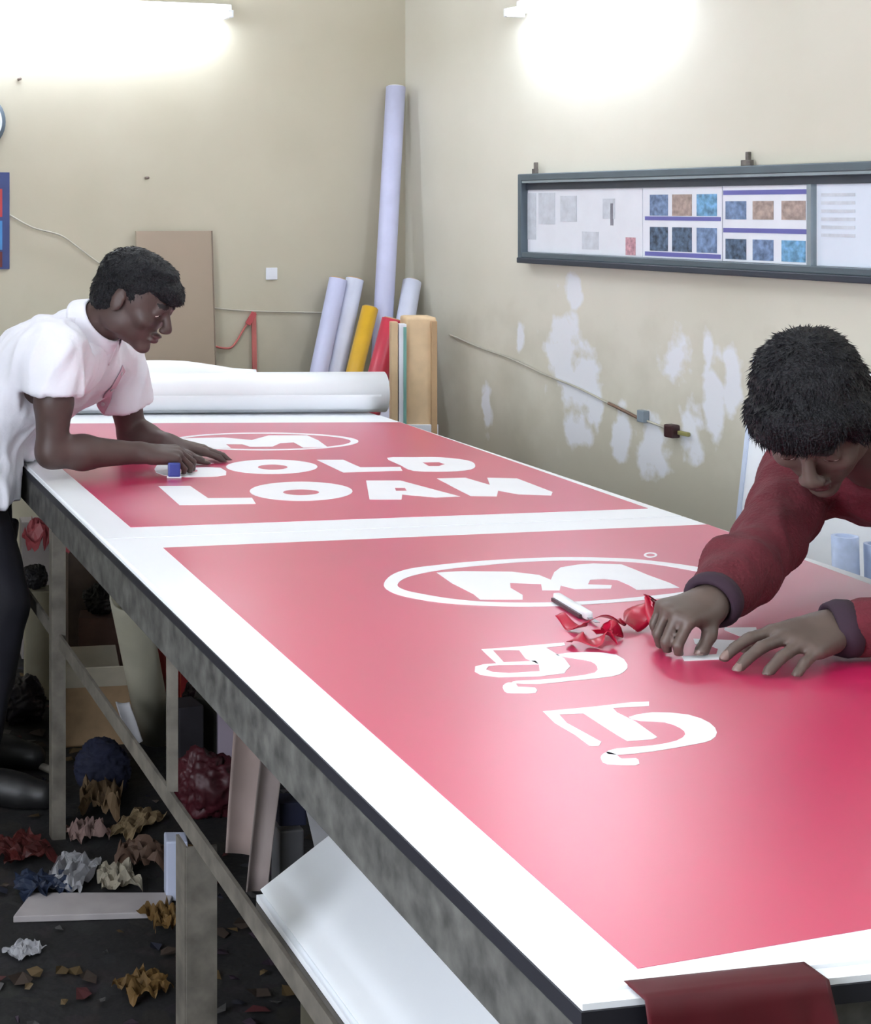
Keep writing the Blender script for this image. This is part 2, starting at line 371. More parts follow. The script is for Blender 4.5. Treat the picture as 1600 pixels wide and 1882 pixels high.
letters('letter_d', [[curl([(1060, 184), (1200, 181), (1340, 181), (1480, 197), (1522, 220), (1500, 245), (1380, 256), (1200, 252), (1130, 222)], 3), [(1245, 208), (1330, 206), (1365, 217), (1330, 228), (1280, 228)]]], 340, 780, 2.857, s1)
letters('emblem', [[[(-40, 82), (200, 76), (350, 90), (440, 65), (640, 65), (700, 92), (745, 125), (620, 130), (570, 102), (500, 106), (460, 124), (340, 125), (300, 112), (215, 112), (240, 132), (130, 132), (60, 105)]]], 340, 780, 2.857, s1)
letters('emblem_ring', [[ellp(410, 97, 500, 47, 60), ellp(410, 97, 460, 41, 60)]], 340, 780, 2.857, s1)
ring_o = [(705, 1080), (718, 1062), (750, 1050), (800, 1043), (870, 1036), (950, 1031), (1040, 1028), (1140, 1030), (1200, 1035), (1274, 1045), (1330, 1057), (1352, 1070), (1330, 1085), (1270, 1098), (1186, 1107), (1100, 1114), (1000, 1119), (900, 1118), (820, 1113), (760, 1104), (722, 1094)]
ring_i = [(730, 1080), (742, 1068), (775, 1058), (830, 1049), (900, 1042), (960, 1037), (1040, 1034), (1140, 1036), (1200, 1041), (1262, 1051), (1308, 1061), (1325, 1070), (1305, 1082), (1250, 1093), (1180, 1101), (1100, 1108), (1000, 1112), (900, 1111), (830, 1105), (775, 1096), (744, 1089)]
letters('emblem_ring', [[curl(ring_o, 4), curl(ring_i, 4)]], 0, 0, 1, s2)
letters('emblem', [[[(560, 232), (800, 220), (1250, 225), (1500, 255), (1610, 300), (1640, 230), (1700, 185), (1850, 160), (2000, 148), (2260, 158), (2370, 200), (2500, 255), (2700, 328), (2790, 372), (2600, 385), (2400, 392), (2330, 350), (2220, 302), (2100, 292), (1970, 300), (1950, 342), (2170, 350), (2160, 380), (1830, 385), (1700, 352), (1690, 397), (1530, 397), (1520, 338), (1235, 328), (1240, 375), (1350, 440), (1350, 482), (960, 482), (900, 432), (700, 330)]]], 690, 1010, 5, s2)
letters('registered_mark', [[ellp(1025, 70, 62, 24), ellp(1025, 70, 40, 14)]], 990, 1010, 5, s2)
letters('tamil_letter', [[[(130, 152), (400, 133), (940, 85), (950, 112), (760, 135), (940, 240), (1000, 320), (960, 360), (700, 366), (692, 300), (560, 240), (500, 160), (400, 158), (240, 160), (350, 280), (660, 265), (690, 300), (300, 306), (200, 318), (172, 350), (240, 376), (400, 386), (700, 368), (958, 364), (940, 388), (700, 418), (300, 427), (120, 402), (65, 372), (68, 322), (150, 300), (280, 290), (200, 220), (150, 172)]],
    [curl([(850, 205), (1150, 178), (1450, 205), (1560, 300), (1530, 370), (1400, 420), (1000, 462), (700, 492), (440, 484), (480, 462), (700, 452), (1000, 424), (1240, 382), (1262, 320), (1200, 270), (1050, 243)], 2)],
    [curl([(342, 510), (390, 480), (470, 488), (490, 522), (655, 530), (660, 580), (500, 584), (380, 580), (345, 545)], 2)]], 860, 1170, 5.333, s2)
letters('tamil_letter', [[[(80, 152), (500, 113), (820, 75), (970, 70), (970, 105), (665, 122), (700, 160), (860, 240), (1040, 370), (1000, 387), (790, 402), (700, 350), (560, 260), (420, 168), (215, 178), (280, 250), (570, 410), (550, 442), (470, 442), (350, 350), (180, 250)]],
    [curl([(800, 200), (1000, 160), (1300, 180), (1480, 250), (1540, 330), (1490, 395), (1350, 430), (1000, 490), (700, 520), (610, 500), (700, 466), (1000, 440), (1200, 400), (1275, 345), (1230, 290), (1100, 243), (900, 232)], 2)],
    [curl([(570, 525), (620, 495), (700, 520), (740, 552), (860, 548), (885, 578), (860, 606), (620, 598), (570, 560)], 2)]], 980, 1280, 4.571, s2)
letters('tamil_letter', [[[(645, 385), (850, 383), (860, 430), (740, 442), (640, 400)]], [[(440, 458), (760, 470), (760, 505), (690, 530), (660, 592), (380, 603), (365, 575), (590, 560), (600, 525), (540, 500), (450, 492)]]], 1150, 1050, 3.556, s2)
# ------------------------------------------------------------------ corner things
lilac = mat('lilac_plastic_film', (196, 198, 226), .45, var=.06); pale_tube = mat('pale_paper_tube', (212, 215, 232), .5, var=.06)
yellow_v = mat('yellow_vinyl', (212, 166, 42), .35, var=.08); crimson_v = mat('crimson_vinyl', (178, 44, 66), .35, var=.1)
kraft = mat('kraft_paper', (214, 186, 148), .7, var=.08, vs=20); kraft_d = mat('kraft_paper_dark', (186, 154, 116), .7, var=.1)
white_p = mat('white_paper', (232, 235, 242), .5, var=.03); teal_p = mat('teal_print', (120, 170, 160), .5)
grey_card = mat('grey_brown_card', (158, 142, 124), .7, var=.05, vs=3)
def roll(name, label, cat, top, low, rad, m, group=None, endm=None, base=None):
    """a leaning roll: through two points seen, continued down to the floor"""
    d = (low-top); k = (top.z-rad*.6)/(-d.z); foot = top+d*k
    t = thing(name, label, cat, group); bm = bmesh.new(); ax = (foot-top).normalized()
    tube(bm, [top, top.lerp(foot, .5), foot], rad, 24, hollow=.18); ob('roll_body', bm, m, t, True)
    bm = bmesh.new(); tube(bm, [top-ax*.004, top+ax*.09], rad*.82, 20, hollow=.2); ob('roll_core', bm, endm or kraft_d, t, True)
    return t
roll('vinyl_roll', 'very tall lilac roll leaning in the room corner, highest of the rolls', 'roll', P(727, 160, 5.53), P(701, 640, 5.43), .036, lilac, None, white_p)
roll('paper_tube', 'pale lilac roll leaning on back wall, first from the cardboard sheet', 'roll', P(621, 513, 5.45), P(588, 672, 5.40), .033, lilac)
roll('paper_tube', 'pale lilac roll leaning between its outer twin and the yellow roll', 'roll', P(652, 513, 5.47), P(619, 672, 5.42), .033, pale_tube)
roll('vinyl_roll', 'bright yellow vinyl roll leaning beside the tall lilac roll', 'roll', P(680, 566, 5.38), P(654, 672, 5.33), .030, yellow_v)
roll('paper_tube', 'white roll leaning behind the kraft pack and crimson roll', 'roll', P(757, 518, 5.46), P(736, 640, 5.36), .034, pale_tube)
roll('vinyl_roll', 'crimson vinyl roll leaning against the kraft pack', 'roll', P(722, 588, 5.08), P(697, 684, 5.06), .038, crimson_v)
t = thing('kraft_pack', 'upright kraft paper pack standing in the gap beside worktable end', 'package')
Yk = 4.92; kx0, kx1 = P(747, 600, Yk).x, P(803, 600, Yk).x; kz = P(780, 584, Yk).z
bm = bmesh.new(); box(bm, ((kx0+kx1)/2, Yk+.05, kz/2+.003), kx1-kx0, .10, kz, bevel=.012); ob('wrapped_bundle', bm, kraft, t, True)
bm = bmesh.new(); box(bm, (kx1-.012, Yk-.006, kz/2), .02, .012, kz-.02, bevel=.003); ob('folded_edge', bm, kraft_d, t)
bm = bmesh.new(); box(bm, ((kx0+kx1)/2, Yk-.003, .70), kx1-kx0+.004, .012, .05, bevel=.002); ob('paper_band', bm, white_p, t)
def upright(name, label, x0, x1, ytop, Y, th, m, cat='board', stripe=None):
    t = thing(name, label, cat); a, b_ = P(x0, ytop, Y), P(x1, ytop, Y)
    bm = bmesh.new(); box(bm, ((a.x+b_.x)/2, Y, a.z/2+.002), abs(b_.x-a.x), th, a.z, bevel=.002); ob('sheet', bm, m, t)
    if stripe:
        bm = bmesh.new(); box(bm, (b_.x-.006, Y-th/2-.001, a.z/2+.002), .010, .002, a.z-.02); ob('printed_edge', bm, stripe, t)
    return t
upright('foam_strip', 'narrow white strip with teal edge standing left of kraft pack', 731, 745, 596, 4.90, .03, white_p, 'strip', teal_p)
upright('kraft_strip', 'narrow kraft strip standing against the crimson roll', 717, 729, 592, 4.90, .03, kraft, 'strip')

# cardboard sheet against the back wall
t = thing('cardboard_sheet', 'plain grey-brown cardboard sheet standing against the back wall', 'board')
a, b_ = PB(250, 425, .03), PB(389, 425, .03); zt_ = a.z
bm = bmesh.new(); hexa(bm, [a*1+Vector((0, 0, -a.z))+NB_*.10, b_+Vector((0, 0, -b_.z))+NB_*.10, b_+Vector((0, 0, -b_.z))+NB_*.092, a+Vector((0, 0, -a.z))+NB_*.092,
    Vector((a.x, a.y, zt_)), Vector((b_.x, b_.y, zt_)), Vector((b_.x, b_.y, zt_))-NB_*.008, Vector((a.x, a.y, zt_))-NB_*.008])
ob('card_panel', bm, grey_card, t)
bm = bmesh.new(); e0 = Vector((b_.x, b_.y, zt_)); e1 = b_+Vector((0, 0, -b_.z))+NB_*.10
beam(bm, e0+NB_*.001, e1+NB_*.001, .004, .004); ob('cut_edge', bm, mat('card_edge', (122, 108, 94), .8), t)
# cords and cables on the walls
def cable(name, label, pts, r, m, cat='cable'):
    bm = bmesh.new(); tube(bm, smooth_line(pts, 6), r, 8); o = ob(name, bm, m, None, True); tag(o, label, cat); return o
grey_c = mat('grey_cable', (184, 180, 166), .7); redc = mat('faded_red_ribbon', (184, 104, 98), .6, var=.2); brown_c = mat('brown_cable', (120, 96, 80), .6)
cable('wall_cable', 'grey cable sagging across the back wall towards the rolls', [PB(x, y, .008) for x, y in ((18, 395), (60, 418), (110, 432), (140, 452), (180, 482), (240, 520), (320, 552), (392, 566), (470, 572), (560, 574), (640, 576))], .003, grey_c)
t = thing('ribbon', 'faded red ribbon drooping on the back wall beside cardboard sheet', 'ribbon')
bm = bmesh.new(); tube(bm, smooth_line([PB(x, y, .012) for x, y in ((392, 636), (412, 640), (428, 636), (446, 608), (462, 580), (467, 576))]), [.004]*31, 8); ob('ribbon_end', bm, redc, t, True)
bm = bmesh.new(); beam(bm, PB(466, 574, .012), PB(468, 700, .012), .018, .004, up=NB_); ob('hanging_strip', bm, redc, t)
bm = bmesh.new(); beam(bm, PB(455, 596, .016), PB(467, 575, .016), .02, .008, up=NB_); ob('knot', bm, mat('red_ribbon', (186, 84, 86), .6), t)
t = thing('wall_cable', 'thin cable slanting down the right wall to a dark plug', 'cable')
bm = bmesh.new(); tube(bm, smooth_line([PR(x, y, .008) for x, y in ((826, 615), (880, 638), (940, 660), (1000, 688), (1060, 712), (1120, 742), (1175, 768), (1232, 790))]), .0035, 8); ob('cable_run', bm, grey_c, t, True)
bm = bmesh.new(); tube(bm, smooth_line([PR(x, y, .012) for x, y in ((1118, 741), (1150, 757), (1180, 772))]), .005, 8); ob('brown_sleeve', bm, brown_c, t, True)
bm = bmesh.new(); box(bm, PR(1181, 765, .012), .03, .02, .035, DR_, NR_, bevel=.003); ob('cable_clip', bm, mat('blue_grey_plastic', (130, 142, 152), .5), t)
bm = bmesh.new(); box(bm, PR(1234, 792, .015), .035, .03, .038, DR_, NR_, bevel=.006); ob('plug', bm, mat('dark_maroon_plastic', (62, 34, 36), .4), t)
bm = bmesh.new(); box(bm, PR(1256, 797, .01), .04, .012, .012, DR_, NR_, bevel=.003); ob('loose_end', bm, mat('olive_plastic', (150, 145, 90), .5), t)
bm = bmesh.new(); box(bm, PB(499, 503, .004), .045, .006, .045, DB_, NB_, bevel=.002); o = ob('wall_sticker', bm, white_p); tag(o, 'small pale round-cornered sticker on the back wall above the ribbon', 'sticker')
for x, y, l in ((34, 146, 'tiny dark nail high in the back wall under the tube light'), (268, 327, 'tiny dark nail in the back wall above the cardboard sheet')):
    bm = bmesh.new(); p = PB(x, y); tube(bm, [p, p+NB_*.025], .005, 8); tag(ob('nail', bm, mat('rusty_nail', (120, 105, 95), .6), None, True), l, 'nail')

# big white roll at the far end of the table
t = thing('vinyl_roll', 'thick white roll lying across the far end of the worktable', 'roll')
Yr = 4.675; rr = .064; A = Vector((P(706, 700, Yr).x, Yr, TZ+rr+.0005)); B = A+Vector((-1.30, -.05, 0))
bm = bmesh.new(); tube(bm, [A, A.lerp(B, .33), A.lerp(B, .66), B], rr, 48, hollow=.4); ob('roll_body', bm, sheet_white, t, True)
bm = bmesh.new(); tube(bm, [A+Vector((.002, 0, 0)), B-Vector((.002, 0, 0))], rr*.55, 24, hollow=.2); ob('roll_core', bm, kraft_d, t, True)
for s, (a0, b0) in enumerate(((0, .4), )):
    bm = bmesh.new()
    def tail(u, v):
        th = -.9+v*.9; p = A.lerp(B, .02+u*.96); r = rr+.001+.004*v
        return p+Vector((0, -r*math.cos(th), r*math.sin(th)))
    grid(bm, tail, 20, 8, .0008); ob('loose_tail', bm, sheet_white, t, True)
t = thing('curled_sheet', 'loosely curled white sheet humped behind the thick white roll', 'sheet')
bm = bmesh.new()
def hump(u, v):
    x = P(150, 0, 4.78).x+u*(P(470, 0, 4.78).x-P(150, 0, 4.78).x); h = .135+.018*math.sin(math.pi*min(1, u*1.15))*(1 if u < .87 else .6)-.03*max(0, u-.6)
    th = math.pi*v
    return Vector((x, 4.776+.045*math.cos(th)*-1, TZ+.002+h*math.sin(th)*1.0))
grid(bm, hump, 30, 20, .001); ob('sheet_body', bm, sheet_white, t, True)

# wall fittings at the left edge
t = thing('wall_clock', 'grey-rimmed round disc on the back wall above the coloured poster', 'clock')
c = PB(-44, 224, 0); rad = .098
bm = bmesh.new(); tube(bm, [c, c+NB_*.035], rad, 40); ob('rim', bm, mat('slate_rim', (92, 104, 114), .4), t, True)
bm = bmesh.new(); tube(bm, [c+NB_*.034, c+NB_*.038], rad*.86, 40); ob('face', bm, white_p, t)
t = thing('poster', 'poster with blue border and red and blue bands on back wall', 'poster')
a, b_ = PB(-110, 316, .006), PB(17, 316, .006); h = (496-316)/F*a.y
cc = (a+b_)/2; cc.z = a.z-h/2; W_ = (b_-a).length
bm = bmesh.new(); box(bm, cc, W_, .008, h, DB_, NB_); ob('backing', bm, mat('navy_print', (56, 70, 118), .5), t)
zt2 = a.z
for (n_, f0, f1, c_) in (('red_band', .17, .46, (176, 62, 66)), ('light_blue_band', .50, .80, (70, 132, 190)), ('maroon_band', .82, .98, (98, 44, 44))):
    bm = bmesh.new(); box(bm, cc-DB_*.012+NB_*.005+Vector((0, 0, h/2-(f0+f1)/2*h)), W_-.03, .003, (f1-f0)*h, DB_, NB_); ob(n_, bm, mat(n_, c_, .5), t)

# ------------------------------------------------------------------ display case on the right wall
t = thing('display_case', 'long shallow wall case in grey frame showing printed photo sheets', 'display case')
E0 = PR(951, 400, .041)-NR_*.041; Lc = 1.75
zt_, zb_ = PR(951, 320, .04).z, PR(951, 483, .04).z
def RP(s, z, off): return Vector((E0.x, E0.y, 0))-DR_*s+NR_*off+Vector((0, 0, z))
def RS(px): p = PR(px, 400, .014)-NR_*.014; return (Vector((E0.x, E0.y, 0))-Vector((p.x, p.y, 0))).dot(DR_)
frame_m = mat('grey_frame_metal', (96, 108, 116), .4, metal=.35, var=.08); frame_d = mat('dark_frame_and_shadow', (52, 58, 68), .45, var=.1); frame_l = mat('light_frame_line', (150, 162, 168), .35, metal=.3)
def rbox(name, s0, s1, z0, z1, o0, o1, m, par, bev=0):
    bm = bmesh.new(); box(bm, RP((s0+s1)/2, (z0+z1)/2, (o0+o1)/2), s1-s0, o1-o0, z1-z0, -DR_, NR_, bevel=bev); return ob(name, bm, m, par)
fh = .038
rbox('back_panel', .005, Lc-.005, zb_+.01, zt_-.01, .004, .012, white_p, t)
rbox('top_rail', 0, Lc, zt_-.022, zt_, .002, .040, frame_m, t, .003)
rbox('top_rail_line', .004, Lc-.004, zt_-.030, zt_-.0225, .02, .037, frame_l, t)
rbox('inner_shadow_strip', .01, Lc-.01, zt_-.052, zt_-.031, .012, .022, frame_d, t)  # dark strip standing in for the shadow inside the case, below the top rail
rbox('bottom_rail', 0, Lc, zb_, zb_+.018, .002, .046, frame_d, t, .003)
rbox('bottom_rail_line', .002, Lc-.002, zb_+.0182, zb_+.036, .012, .038, frame_m, t, .002)
rbox('end_post', -.001, .017, zb_+.0005, zt_-.0005, .003, .041, frame_m, t, .003)
rbox('end_post', Lc-.016, Lc+.001, zb_+.0005, zt_-.0005, .003, .041, frame_m, t, .003)
ph_b = mat('photo_blue', (112, 134, 168), .4, var=.5, vs=60); ph_k = mat('photo_dark', (80, 98, 120), .4, var=.7, vs=70)
ph_t = mat('photo_tan', (168, 150, 142), .4, var=.35, vs=60); ph_c = mat('photo_sky', (110, 160, 196), .4, var=.5, vs=60)
ban = mat('violet_band', (104, 104, 170), .5, var=.05); faint = mat('faint_print', (205, 210, 218), .5, var=.12, vs=40)
zi0, zi1 = zb_+.037, zt_-.053; ih = zi1-zi0
def panel(name, x0, x1, m, z0=zi0, z1=zi1, o=.0125):
    s0, s1 = RS(x0), RS(x1); return rbox(name, s0, s1, z0, z1, o, o+.002, m, t)
pn = panel('faint_sheet', 962, 1180, white_p)
for (x0, x1, f0, f1, m_) in ((968, 985, .2, .95, faint), (990, 1020, .45, .95, faint), (1030, 1060, .5, .9, faint), (1070, 1100, .08, .35, faint), (1108, 1130, .55, .85, faint), (1150, 1168, .02, .28, mat('rose_print', (196, 150, 160), .5, var=.4, vs=80)),
                             (1122, 1127, .45, .78, mat('grey_print', (140, 140, 150), .5))):
    rbox('printed_block', RS(x0), RS(x1), zi0+f0*ih, zi0+f1*ih, .0147, .0157, m_, pn)
pa = panel('photo_sheet', 1184, 1327, white_p, o=.0135)
rows = ((.60, .90, (ph_b, ph_t, ph_c)), (.10, .44, (ph_k, ph_k, ph_b)))
for f0, f1, ms in rows:
    for (x0, x1), m_ in zip(((1195, 1228), (1236, 1272), (1281, 1318)), ms):
        rbox('photo', RS(x0), RS(x1), zi0+f0*ih, zi0+f1*ih, .0157, .0167, m_, pa)
for f0, f1 in ((.535, .59), (.025, .085)): rbox('violet_band', RS(1186), RS(1325), zi0+f0*ih, zi0+f1*ih, .0157, .0167, ban, pa)
pb = panel('photo_sheet', 1329, 1490, white_p, o=.0135)
for f0, f1, ms in ((.56, .80, (ph_b, ph_t, ph_t)), (.03, .30, (ph_k, ph_b, ph_c))):
    for (x0, x1), m_ in zip(((1334, 1372), (1384, 1422), (1437, 1481)), ms):
        rbox('photo', RS(x0), RS(x1), zi0+f0*ih, zi0+f1*ih, .0157, .0167, m_, pb)
for f0, f1 in ((.885, .945), (.385, .445)): rbox('violet_band', RS(1330), RS(1488), zi0+f0*ih, zi0+f1*ih, .0157, .0167, ban, pb)
rbox('divider', RS(1491), RS(1499), zi0-.001, zi1+.001, .012, .03, frame_l, t)
pc = panel('pale_sheet', 1503, 1680, mat('pale_blue_paper', (222, 230, 242), .5, var=.02), o=.0135)
for k in range(6): rbox('printed_line', RS(1510), RS(1572), zi1-.03-k*.02, zi1-.022-k*.02, .0157, .0165, faint, pc)
for px in (986, 1376):
    s = RS(px); bm = bmesh.new()
    box(bm, RP(s, zt_+.008, .02), .02 if px < 1000 else .035, .012, .016, -DR_, NR_, bevel=.002); box(bm, RP(s+.004, zt_+.024, .02), .012, .01, .026, -DR_, NR_, bevel=.002)
    ob('hanger', bm, mat('rusty_hanger', (104, 98, 92), .6, var=.4, vs=60), t)

# things between the table and the right wall
t = thing('white_board', 'tall white board leaning on the wall behind the red-shirted person', 'board')
S0 = Vector((PR(1378, 700, .10).x, PR(1378, 700, .10).y, 0)); wbd = 1.0; hz = PR(1378, 655, .07).z
q0, q1 = S0+NR_*.12, S0-DR_*wbd+NR_*.12; u0, u1 = S0-NR_*.02, S0-DR_*wbd-NR_*.02
bm = bmesh.new(); hexa(bm, [q0, q1, q1-NR_*.006, q0-NR_*.006, u0+Vector((0, 0, hz)), u1+Vector((0, 0, hz)), u1-NR_*.006+Vector((0, 0, hz)), u0-NR_*.006+Vector((0, 0, hz))]); ob('panel', bm, sheet_white, t)
bm = bmesh.new(); e = u0+Vector((0, 0, hz)); beam(bm, q0+NR_*.003, e+NR_*.003, .012, .004); ob('edge_tape', bm, mat('pale_blue_tape', (205, 216, 236), .4), t)
pale_b = mat('pale_blue_film', (176, 192, 222), .35, var=.15, vs=30)
for i, (px, Y, top, m_, lab) in enumerate(((1552, 3.18, 985, pale_b, 'pale blue roll standing between the worktable and the white board'), (1612, 3.16, 1000, mat('greyish_blue_film', (150, 166, 196), .35, var=.2), 'darker blue-grey roll standing beside the pale blue roll'))):
    a = P(px, top, Y); bm = bmesh.new(); tube(bm, [a, Vector((a.x+.02, a.y, .001))], .027, 20, hollow=.3); tag(ob('film_roll', bm, m_, None, True), lab, 'roll')

# cutter and red cuttings on the nearer sign
LT = TZ+.0045
t = thing('cutter', 'white-handled cutter knife lying on the nearer red sign', 'knife')
A, B = PZ(1022, 1104, LT), PZ(1083, 1141, LT); d = (B-A).normalized(); n = Vector((-d.y, d.x, 0))
bm = bmesh.new(); box(bm, (A+B)/2+Vector((0, 0, .0075)), (B-A).length, .013, .013, d, n, bevel=.004); ob('handle', bm, mat('white_plastic', (236, 238, 240), .3), t, False)
bm = bmesh.new(); box(bm, (A+B)/2-d*.004+n*-.008+Vector((0, 0, .0035)), (B-A).length*.86, .006, .006, d, n, bevel=.001); ob('slide_rail', bm, mat('cutter_dark', (70, 48, 54), .4), t)
bm = bmesh.new(); box(bm, B+d*.012+Vector((0, 0, .005)), .03, .008, .0008, d, n); ob('blade', bm, mat('blade_steel', (170, 172, 178), .25, metal=.9), t)
scrap_red = mat('red_vinyl_scrap', (160, 14, 46), .3, spec=.6, var=.15)
def ribbon_scrap(name, label, pts, w, m, cat='scrap', wav=.012, seed=0, zbase=LT):
    rnd = random.Random(seed); pp = smooth_line([Vector(p) for p in pts], 6); n_ = len(pp)-1; ph = rnd.random()*6
    bm = bmesh.new()
    def fn(u, v):
        i = min(int(u*n_), n_-1); f = u*n_-i; p = pp[i].lerp(pp[i+1], f); d = (pp[i+1]-pp[i]).normalized(); s = Vector((-d.y, d.x, 0))
        if s.length < 1e-6: s = Vector((1, 0, 0))
        tw = .9*math.sin(u*7+ph); ww = w*(.6+.4*math.sin(math.pi*min(1, max(0, u*.9+.05))))
        q = p+s.normalized()*((v-.5)*ww*math.cos(tw))
        q.z = max(zbase+.0005, p.z+wav*(.5+.5*math.sin(u*11+ph*2))+(v-.5)*ww*math.sin(tw)*.5)
        return q
    grid(bm, fn, n_*2, 5, .0006); o = ob(name, bm, m, None, True)
    return tag(o, label, cat)
S = lambda x, y, z=.003: PZ(x, y, LT)+Vector((0, 0, z))
ribbon_scrap('vinyl_scrap', 'curling red vinyl strip beside the white cutter knife', [S(1028, 1146), S(1052, 1158), S(1085, 1166, .01), S(1120, 1160, .016), S(1145, 1154, .004)], .028, scrap_red, seed=1)
ribbon_scrap('vinyl_scrap', 'darker crumpled red vinyl cutting nearest the first Tamil letter', [S(1045, 1184), S(1075, 1190, .004), S(1105, 1188, .01), S(1130, 1188, .003)], .03, scrap_red, seed=2)
ribbon_scrap('vinyl_scrap', 'red vinyl peeling loop lifted beside the fist holding a tool', [S(1158, 1164), S(1175, 1152, .02), S(1200, 1152, .03), S(1225, 1168, .012), S(1240, 1180, .004)], .05, scrap_red, seed=3)
ribbon_scrap('vinyl_scrap', 'small red vinyl cutting between the knife and the peeled loop', [S(1095, 1176), S(1120, 1172, .008), S(1140, 1176, .003)], .03, scrap_red, seed=5)
# ------------------------------------------------------------------ people: one surface from blended volumes
class Field:
    def __init__(s, lo, hi, h):
        s.h = h; s.lo = np.array(lo, float); n = np.ceil((np.array(hi, float)-s.lo)/h).astype(int)+1
        s.n = n; s.F = np.full(n, 9.0, np.float32)
    def win(s, lo, hi, pad):
        a = np.maximum(0, np.floor((np.array(lo)-pad-s.lo)/s.h).astype(int)); b = np.minimum(s.n, np.ceil((np.array(hi)+pad-s.lo)/s.h).astype(int)+1)
        if np.any(b <= a): return None
        ax = [s.lo[i]+np.arange(a[i], b[i])*s.h for i in range(3)]
        X, Y, Z = np.meshgrid(*ax, indexing='ij'); return (slice(a[0], b[0]), slice(a[1], b[1]), slice(a[2], b[2])), X, Y, Z
    def put(s, sl, d, k, op):
        f = s.F[sl]
        if op == 'add':
            if k: hh = np.clip(.5+.5*(f-d)/k, 0, 1); r = f*(1-hh)+d*hh-k*hh*(1-hh)
            else: r = np.minimum(f, d)
        else:
            if k: hh = np.clip(.5-.5*(f+d)/k, 0, 1); r = f*(1-hh)-d*hh+k*hh*(1-hh)
            else: r = np.maximum(f, -d)
        s.F[sl] = r
    def cap(s, a, b, ra, rb, k=.02, op='add', flatn=None, fs=1.0):
        a, b = np.array(a, float), np.array(b, float); r = max(ra, rb)
        w = s.win(np.minimum(a, b)-r, np.maximum(a, b)+r, k+.02)
        if w is None: return
        sl, X, Y, Z = w; v = b-a; L2 = max(float(v@v), 1e-9)
        px, py, pz = X-a[0], Y-a[1], Z-a[2]
        t = np.clip((px*v[0]+py*v[1]+pz*v[2])/L2, 0, 1)
        qx, qy, qz = px-t*v[0], py-t*v[1], pz-t*v[2]
        if flatn is not None:
            n = np.array(flatn, float); n = n/np.linalg.norm(n); dn = qx*n[0]+qy*n[1]+qz*n[2]; e = (1/fs-1)
            qx, qy, qz = qx+dn*n[0]*e, qy+dn*n[1]*e, qz+dn*n[2]*e
        d = np.sqrt(qx*qx+qy*qy+qz*qz)-(ra+(rb-ra)*t)
        if flatn is not None: d = d*fs
        s.put(sl, d.astype(np.float32), k, op)
    def ell(s, c, r, M=None, k=.02, op='add'):
        c, r = np.array(c, float), np.array(r, float); M = np.eye(3) if M is None else np.array(M, float)
        ext = np.abs(M)@r
        w = s.win(c-ext, c+ext, k+.02)
        if w is None: return
        sl, X, Y, Z = w; px, py, pz = X-c[0], Y-c[1], Z-c[2]
        l = [(M[0][i]*px+M[1][i]*py+M[2][i]*pz) for i in range(3)]
        k0 = np.sqrt(sum((l[i]/r[i])**2 for i in range(3))); k1 = np.sqrt(sum((l[i]/r[i]**2)**2 for i in range(3)))+1e-9
        s.put(sl, (k0*(k0-1)/k1).astype(np.float32), k, op)
    def carve(s, gap, side):             # the room the table takes up stays free
        ax = [s.lo[i]+np.arange(s.n[i])*s.h for i in range(3)]; zi = np.where((ax[2] > TZ-.18) & (ax[2] < TZ+.05))[0]
        if len(zi) == 0: return
        sl = (slice(None), slice(None), slice(zi[0], zi[-1]+1)); X, Y, Z = np.meshgrid(ax[0], ax[1], ax[2][sl[2]], indexing='ij')
        d = np.maximum(np.maximum((3.6-Y)*.187-side-X, X-(1.108+(4.466-Y)*.187+side)), np.maximum(Z-(TZ+gap), (TZ-.17)-Z))
        s.F[sl] = np.maximum(s.F[sl], -d.astype(np.float32))
    def mesh(s):
        F_ = s.F; n = F_.shape; S_ = F_ < 0
        c = [S_[i:n[0]-1+i, j:n[1]-1+j, l:n[2]-1+l] for i in (0, 1) for j in (0, 1) for l in (0, 1)]
        allc = c[0].copy(); anyc = c[0].copy()
        for q in c[1:]: allc &= q; anyc |= q
        act = anyc & ~allc; I = np.argwhere(act); idx = np.full(act.shape, -1, np.int64); idx[act] = np.arange(len(I))
        offs = np.array([(i, j, l) for i in (0, 1) for j in (0, 1) for l in (0, 1)])
        vals = np.stack([F_[I[:, 0]+o[0], I[:, 1]+o[1], I[:, 2]+o[2]] for o in offs], 1)
        acc = np.zeros((len(I), 3)); cnt = np.zeros(len(I))
        for p in range(8):
            for q in range(p+1, 8):
                if np.abs(offs[p]-offs[q]).sum() != 1: continue
                a, b = vals[:, p], vals[:, q]; m = (a < 0) != (b < 0); t = np.where(m, a/np.where(m, a-b, 1), 0)
                acc[m] += (offs[p]+(offs[q]-offs[p])*t[:, None])[m]; cnt[m] += 1
        V = s.lo+(I+acc/cnt[:, None])*s.h
        quads = []
        for ax in range(3):
            o = [0, 0, 0]; o[ax] = 1
            A = S_[:n[0]-o[0], :n[1]-o[1], :n[2]-o[2]]; B = S_[o[0]:, o[1]:, o[2]:]
            E = np.argwhere(A != B); inside = A[E[:, 0], E[:, 1], E[:, 2]]
            u, w = [(1, 2), (2, 0), (0, 1)][ax]
            ok = (E[:, u] > 0) & (E[:, w] > 0) & (E[:, u] < n[u]-1) & (E[:, w] < n[w]-1); E, inside = E[ok], inside[ok]
            def ix(du, dw):
                e = E.copy(); e[:, u] += du; e[:, w] += dw; return idx[e[:, 0], e[:, 1], e[:, 2]]
            q = np.stack([ix(-1, -1), ix(0, -1), ix(0, 0), ix(-1, 0)], 1); q[~inside] = q[~inside][:, ::-1]; quads.append(q)
        return V, np.concatenate(quads)
